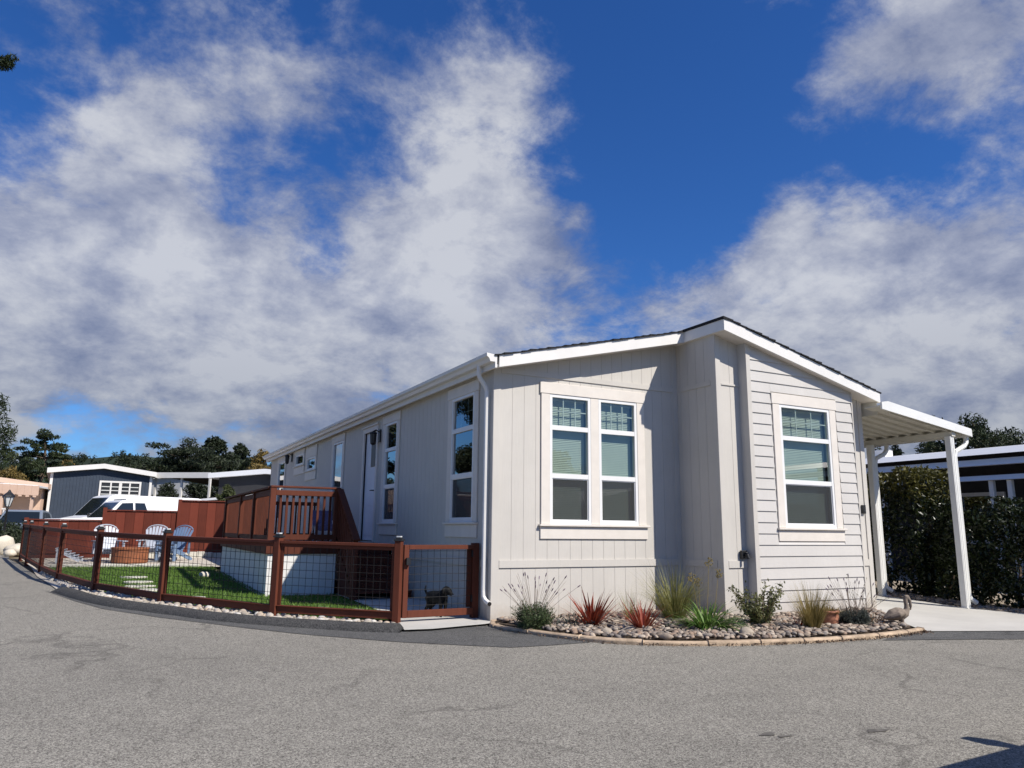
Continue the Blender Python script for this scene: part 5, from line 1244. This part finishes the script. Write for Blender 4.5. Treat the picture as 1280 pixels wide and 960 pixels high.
for a in range(6): mb.tube([(x+.072*math.cos(a*PI/3), y+.072*math.sin(a*PI/3), 1.85), (x+.165*math.cos(a*PI/3), y+.165*math.sin(a*PI/3), 2.21)], .012, 4)
mb.build('lantern_frame', M['black'], lp); mb = MB(); mb.lathe([(.066, 1.86), (.155, 2.195)], (x, y, 0), 6); mb.build('lantern_glass', M['lampg'], lp)

# ---------------------------------------------------------------- vehicles (nose towards +x in local space)
def vehicle(name, label, cat, loc, rz, L, W, H, belt, body, green, paint, wheels, wr, rack=False):
    t = thing(name, label, cat, loc, rz)
    mb = MB(); mb.prism(body, 'xz', -W/2, W/2); o = mb.build('body', paint, t, False, .07, 3)
    def hw(z): return W/2-.03-.16*max(0, z-belt)/(H-belt)
    mb = MB(); n = len(green); vs = [(x, -hw(z), z) for x, z in green]+[(x, hw(z), z) for x, z in green]
    mb.add(vs, [list(range(n))[::-1], list(range(n, 2*n))]+[(i, (i+1) % n, n+(i+1) % n, n+i) for i in range(n)]); cab = mb.build('cabin', paint, t, False, .04, 3)
    return t, hw
def sidewin(t, hw, polys, sides=(-1, 1)):
    for s in sides:
        for poly in polys:
            mb = MB(); n = len(poly); vs = [(x, s*(hw(z)+.006), z) for x, z in poly]+[(x, s*(hw(z)-.02), z) for x, z in poly]
            mb.add(vs, [list(range(n)), list(range(n, 2*n))[::-1]]+[(i, n+i, n+(i+1) % n, (i+1) % n) for i in range(n)]); mb.build('side_window', M['blackp'] if False else M['card2'], t)
def shield(t, hw, a, b, ins=.10, name='windshield'):
    d = nrm(np.array((b[0]-a[0], 0, b[1]-a[1]))); nn = np.array((d[2], 0, -d[0]));  nn = nn if nn[0]*(1 if name == 'windshield' else -1) > 0 else -nn
    A = np.array((a[0], 0, a[1]))+d*.06; B = np.array((b[0], 0, b[1]))-d*.06; mb = MB(); vs = []
    for k in (.008, -.02):
        for P, in ((A,), (B,)):
            for s in (-1, 1): vs.append(P+nn*k+np.array((0, s*(hw(P[2])-ins), 0)))
    mb.add(vs, [(0, 1, 3, 2), (4, 6, 7, 5), (0, 2, 6, 4), (1, 5, 7, 3), (0, 4, 5, 1), (2, 3, 7, 6)]); mb.build(name, M['card2'], t)
def wheels_(t, xs, W, r_):
    for x in xs:
        for s in (-1, 1):
            mb = MB(); mb.lathe([(r_*.6, -.11), (r_*.93, -.11), (r_, -.07), (r_, .07), (r_*.93, .11), (r_*.6, .11)], (x, s*(W/2-.09), r_), 22, axis='y'); w = mb.build('wheel', M['tyre'], t, True)
            mb = MB(); mb.lathe([(r_*.62, -.06), (r_*.60, .09), (r_*.5, .07), (.05, .085)] if s > 0 else [(.05, -.085), (r_*.5, -.07), (r_*.60, -.09), (r_*.62, .06)], (x, s*(W/2-.085), r_), 16, axis='y'); mb.build('rim', M['rim'], w)
def mirrors(t, x, z, W, paint, sz=(.09, .14, .10), off=.13):
    for s in (-1, 1):
        mb = MB(); mb.obox((x, s*(W/2+off), z), (sz[0]/2, 0, 0), (0, sz[1]*.75, 0), (0, 0, sz[2])); mb.box(x-.03, x+.03, *sorted((s*(W/2-.06), s*(W/2+.05))), z-.07, z-.03); mb.build('mirror', paint, t, False, .03, 2)
def lights(t, x, z, W, h=.14, w=.32, rear=False):
    for s in (-1, 1): mb = MB(); mb.box(x-.03, x+.02, *sorted((s*(W/2-.08), s*(W/2-.08-w))), z, z+h); mb.build('tail_lamp' if rear else 'headlight', M['lampr'] if rear else M['lampg'], t, False, .02, 2)
M['card2'] = plain('dark_vehicle_glass', (.012, .016, .018), .06, .05, 2, 0, spec=.8)
M['lampr'] = plain('red_lamp_lens', (.30, .015, .015), .2, .05, 4, 0)
# white cargo van
zg = .32
H = 2.13
body = [(-2.75, .35), (2.55, .35), (2.72, .55), (2.74, .95), (2.62, 1.12), (1.78, 1.30), (-2.75, 1.30)]
green = [(-2.75, 1.26), (1.86, 1.26), (1.22, H-.08), (1.0, H), (-2.5, H-.02), (-2.72, H-.12)]
van, hw = vehicle('cargo_van', 'white cargo van with a long windowless body in front of the blue house', 'van', (-4.0, 26.0, zg), PI+R_(23), 5.5, 2.0, H, 1.26, body, green, M['carw'], None, .36)
sidewin(van, hw, [[(.55, 1.34), (1.50, 1.34), (1.06, 1.94), (.60, 1.98)]]); shield(van, hw, (1.86, 1.26), (1.22, H-.08)); wheels_(van, (1.75, -1.75), 2.0, .36); mirrors(van, 1.35, 1.42, 2.0, M['blackp'], (.12, .16, .2)); lights(van, 2.70, .95, 2.0)
mb = MB(); mb.box(2.66, 2.80, -.9, .9, .36, .62); mb.build('bumper', M['blackp'], van, False, .04, 2)
# white pickup
body = [(-2.5, .45), (2.3, .45), (2.5, .6), (2.5, 1.05), (2.38, 1.16), (1.02, 1.22), (-2.5, 1.22)]
H = 1.84
green = [(-.62, 1.18), (1.06, 1.18), (.50, H-.05), (.36, H), (-.28, H), (-.46, H-.04)]
pk, hw = vehicle('pickup_truck', 'white pickup truck with a small cab parked in front of the cargo van', 'pickup', (-4.2, 21.1, .28), PI+R_(20), 5, 1.8, H, 1.18, body, green, M['carw'], None, .36)
sidewin(pk, hw, [[(.08, 1.26), (.86, 1.26), (.46, 1.72), (.10, 1.74)], [(-.46, 1.26), (.02, 1.26), (.03, 1.74), (-.30, 1.74)]]); shield(pk, hw, (1.06, 1.18), (.50, H-.05)); wheels_(pk, (1.55, -1.55), 1.8, .36); mirrors(pk, .88, 1.28, 1.8, M['blackp']); lights(pk, 2.46, .85, 1.8)
# silver-blue hatchback, left
body = [(-1.95, .3), (1.9, .3), (2.02, .5), (1.98, .78), (1.1, .96), (-1.9, 1.0), (-2.0, .8)]
H = 1.5
green = [(-1.86, .94), (1.16, .92), (.42, H-.05), (.2, H), (-1.2, H-.03), (-1.6, H-.14)]
P = at(30, 655, 31.5)
hb_, hw = vehicle('hatchback_car', 'silver-blue hatchback facing the road below the peach bungalow', 'car', (P[0], P[1], .34), R_(-95), 4, 1.72, H, .93, body, green, M['cars'], None, .31)
sidewin(hb_, hw, [[(.02, 1.0), (.92, .99), (.32, 1.40), (.05, 1.42)], [(-1.3, 1.02), (-.06, 1.0), (-.04, 1.42), (-1.1, 1.38)]]); shield(hb_, hw, (1.16, .92), (.42, H-.05)); shield(hb_, hw, (-1.86, .94), (-1.6, H-.14), name='rear_window'); wheels_(hb_, (1.25, -1.25), 1.72, .31); mirrors(hb_, .85, 1.05, 1.72, M['cars']); lights(hb_, 1.98, .62, 1.72)
# the dark car just outside the frame at lower right whose shadow falls on the road
body = [(-2.3, .35), (2.0, .35), (2.2, .52), (2.18, .86), (2.0, .98), (.86, 1.06), (-2.3, 1.06)]
H = 1.50
green = [(-2.28, 1.02), (1.0, 1.02), (.12, H-.06), (-.15, H), (-1.9, H-.03), (-2.15, H-.15)]
sv, hw = vehicle('parked_car', 'dark grey parked car beside the photographer, casting the shadow on the road', 'car', (1.72, -8.36, 0), PI, 4.6, 1.86, H, 1.02, body, green, M['card'], None, .36)
sidewin(sv, hw, [[(-.2, 1.10), (.72, 1.10), (.06, 1.41), (-.18, 1.43)], [(-1.15, 1.10), (-.28, 1.10), (-.26, 1.43), (-1.1, 1.42)]]); shield(sv, hw, (1.0, 1.02), (.12, H-.06)); shield(sv, hw, (-2.28, 1.02), (-2.15, H-.15), name='rear_window'); wheels_(sv, (1.38, -1.38), 1.86, .36); mirrors(sv, .98, 1.06, 1.86, M['card'], (.10, .12, .08), .07); lights(sv, 2.16, .72, 1.86)
# ---------------------------------------------------------------- sun, sky, camera
SD = nrm(np.array((.57, -1.0, 1.13)))
sun = bpy.data.lights.new('sun', 'SUN'); sun.energy = 5.0; sun.angle = R_(.5); sun.color = (1.0, .94, .855)
so = bpy.data.objects.new('sun', sun); COL.objects.link(so); so.location = (20, -40, 45)
so.rotation_euler = Vector(tuple(-SD)).to_track_quat('-Z', 'Y').to_euler()
W = bpy.data.worlds.new('World'); S.world = W; W.use_nodes = True; nt = W.node_tree; nt.nodes.clear()
out = nd(nt, 'ShaderNodeOutputWorld'); bg = nd(nt, 'ShaderNodeBackground'); bg.inputs['Strength'].default_value = SKYS
nt.links.new(bg.outputs[0], out.inputs['Surface'])
sky = nd(nt, 'ShaderNodeTexSky', sky_type='NISHITA', sun_disc=False); sky.sun_elevation = math.asin(SD[2]); sky.sun_rotation = math.atan2(SD[0], SD[1])
sky.air_density = 1.0; sky.dust_density = .35; sky.ozone_density = 2.2
tc = nd(nt, 'ShaderNodeTexCoord').outputs['Generated']
hs = nd(nt, 'ShaderNodeHueSaturation'); hs.inputs['Saturation'].default_value = 1.18; hs.inputs['Value'].default_value = SKYV; nt.links.new(sky.outputs[0], hs.inputs['Color'])
skc = mixc(nt, 1.0, hs.outputs[0], (SKT[0], SKT[1], SKT[2]), 'MULTIPLY')
sx = nd(nt, 'ShaderNodeSeparateXYZ'); nt.links.new(tc, sx.inputs[0])
zz = mth(nt, 'ADD', mth(nt, 'MAXIMUM', sx.outputs[2], 0.0), .42)
cb = nd(nt, 'ShaderNodeCombineXYZ'); nt.links.new(mth(nt, 'DIVIDE', sx.outputs[0], zz), cb.inputs[0]); nt.links.new(mth(nt, 'DIVIDE', sx.outputs[1], zz), cb.inputs[1])
n1 = noise(nt, 3.0, 10, .60, cb.outputs[0], .12); n2 = noise(nt, 6.5, 12, .67, cb.outputs[0], .18); n3 = noise(nt, 3.6, 8, .6, cb.outputs[0], .15); n4 = noise(nt, 16.0, 8, .62, cb.outputs[0], .15)
# (azimuth/height seeds surveyed from the photograph, angular size, cover)
BL = [(60,330,200,.50),(200,340,170,.50),(40,450,200,.42),(230,430,190,.46),(480,220,150,.40),(600,170,110,.46),(660,240,95,.46),(560,330,120,.30),(350,90,150,.26),(190,150,85,.34),(150,60,160,.30),(500,400,170,.46),(650,390,150,.66),(760,375,100,.60),(560,430,160,.4),(330,390,150,.40),(430,470,190,.55),(120,490,170,.55),(280,480,150,.5),(300,215,80,-.12),(560,70,90,.20),(680,130,60,.26),
      (1150,90,100,.44),(1240,40,130,.50),(1075,130,70,.34),(1270,110,90,.34),(960,285,55,.44),(1030,280,70,.40),(1100,300,90,.34),(1060,370,130,.46),(1190,380,150,.48),(960,390,85,.40),(870,380,60,.34),(1255,240,75,.34),(1240,500,170,.44),(1020,470,170,.40),(850,320,45,.3),(1150,470,200,.6),(1180,560,170,.6),(960,480,150,.4),(700,20,60,.12),
      (820,170,150,-.50),(840,260,90,-.36),(930,60,150,-.36),(20,80,60,-.30),(1120,215,110,-.34),(400,150,45,-.14),(285,215,60,-.22),(405,320,45,-.16),(640,345,45,-.26),(210,550,85,-.48),(95,548,60,-.34),(330,548,60,-.34),(520,20,60,-.20),(620,20,60,-.2),(760,60,90,-.3),(780,310,60,-.20),(350,20,50,-.1),(90,200,60,-.14)]
acc = None
for (px, py, rad, wt) in BL:
    d = nrm(ray(px, py)); v = nd(nt, 'ShaderNodeVectorMath', operation='DOT_PRODUCT'); nt.links.new(tc, v.inputs[0]); v.inputs[1].default_value = tuple(d)
    mr = nd(nt, 'ShaderNodeMapRange', interpolation_type='SMOOTHSTEP'); mr.inputs['From Min'].default_value = math.cos(rad*1.3/F); mr.inputs['From Max'].default_value = 1.0; mr.inputs['To Max'].default_value = wt*(.43 if wt > 0 else .8)
    nt.links.new(v.outputs['Value'], mr.inputs['Value']); acc = mr.outputs['Result'] if acc is None else mth(nt, 'ADD', acc, mr.outputs['Result'])
nz = mth(nt, 'ADD', mth(nt, 'ADD', mth(nt, 'MULTIPLY', mth(nt, 'SUBTRACT', n1, .5), 2.1), mth(nt, 'MULTIPLY', mth(nt, 'SUBTRACT', n2, .5), 1.7)), mth(nt, 'MULTIPLY', mth(nt, 'SUBTRACT', n4, .5), .35))
den = mth(nt, 'ADD', acc, nz)
ds = nd(nt, 'ShaderNodeMapRange', interpolation_type='SMOOTHSTEP'); ds.inputs['From Min'].default_value = -.14; ds.inputs['From Max'].default_value = .60; nt.links.new(den, ds.inputs['Value'])
cc = ramp(nt, mth(nt, 'ADD', mth(nt, 'ADD', mth(nt, 'MULTIPLY', n3, .95), mth(nt, 'MULTIPLY', n2, .35)), mth(nt, 'MULTIPLY', den, .16)), [(.54, C8(134, 146, 180)), (.70, C8(178, 185, 207)), (.88, C8(228, 231, 239))])
lo = nd(nt, 'ShaderNodeMapRange'); lo.inputs['From Min'].default_value = .06; lo.inputs['From Max'].default_value = .30; lo.inputs['To Min'].default_value = .66; lo.inputs['To Max'].default_value = 1.0; nt.links.new(sx.outputs[2], lo.inputs['Value'])
cs_ = nd(nt, 'ShaderNodeVectorMath', operation='SCALE'); nt.links.new(cc, cs_.inputs[0]); nt.links.new(mth(nt, 'MULTIPLY', lo.outputs['Result'], CLB/SKYS), cs_.inputs['Scale'])
fin = mixc(nt, mth(nt, 'MULTIPLY', ds.outputs['Result'], .92), skc, cs_.outputs[0])
nt.links.new(fin, bg.inputs['Color'])

cam = bpy.data.cameras.new('camera'); co_ = bpy.data.objects.new('camera', cam); COL.objects.link(co_)
cam.sensor_fit = 'HORIZONTAL'; cam.sensor_width = 36.0; cam.lens = F/1280*36.0; cam.clip_start = .05; cam.clip_end = 4000
from mathutils import Matrix
Rm = Matrix([[CM[0][i], CM[1][i], -CM[2][i]] for i in range(3)]); co_.matrix_world = Matrix.Translation(Vector(tuple(CP))) @ Rm.to_4x4()
S.camera = co_
S.view_settings.view_transform = 'Standard'; S.view_settings.look = 'None'; S.view_settings.exposure = EXPO; S.view_settings.gamma = 1; S.view_settings.use_curve_mapping = False
S.render.engine = 'CYCLES'; S.cycles.max_bounces = 8; S.cycles.transparent_max_bounces = 16
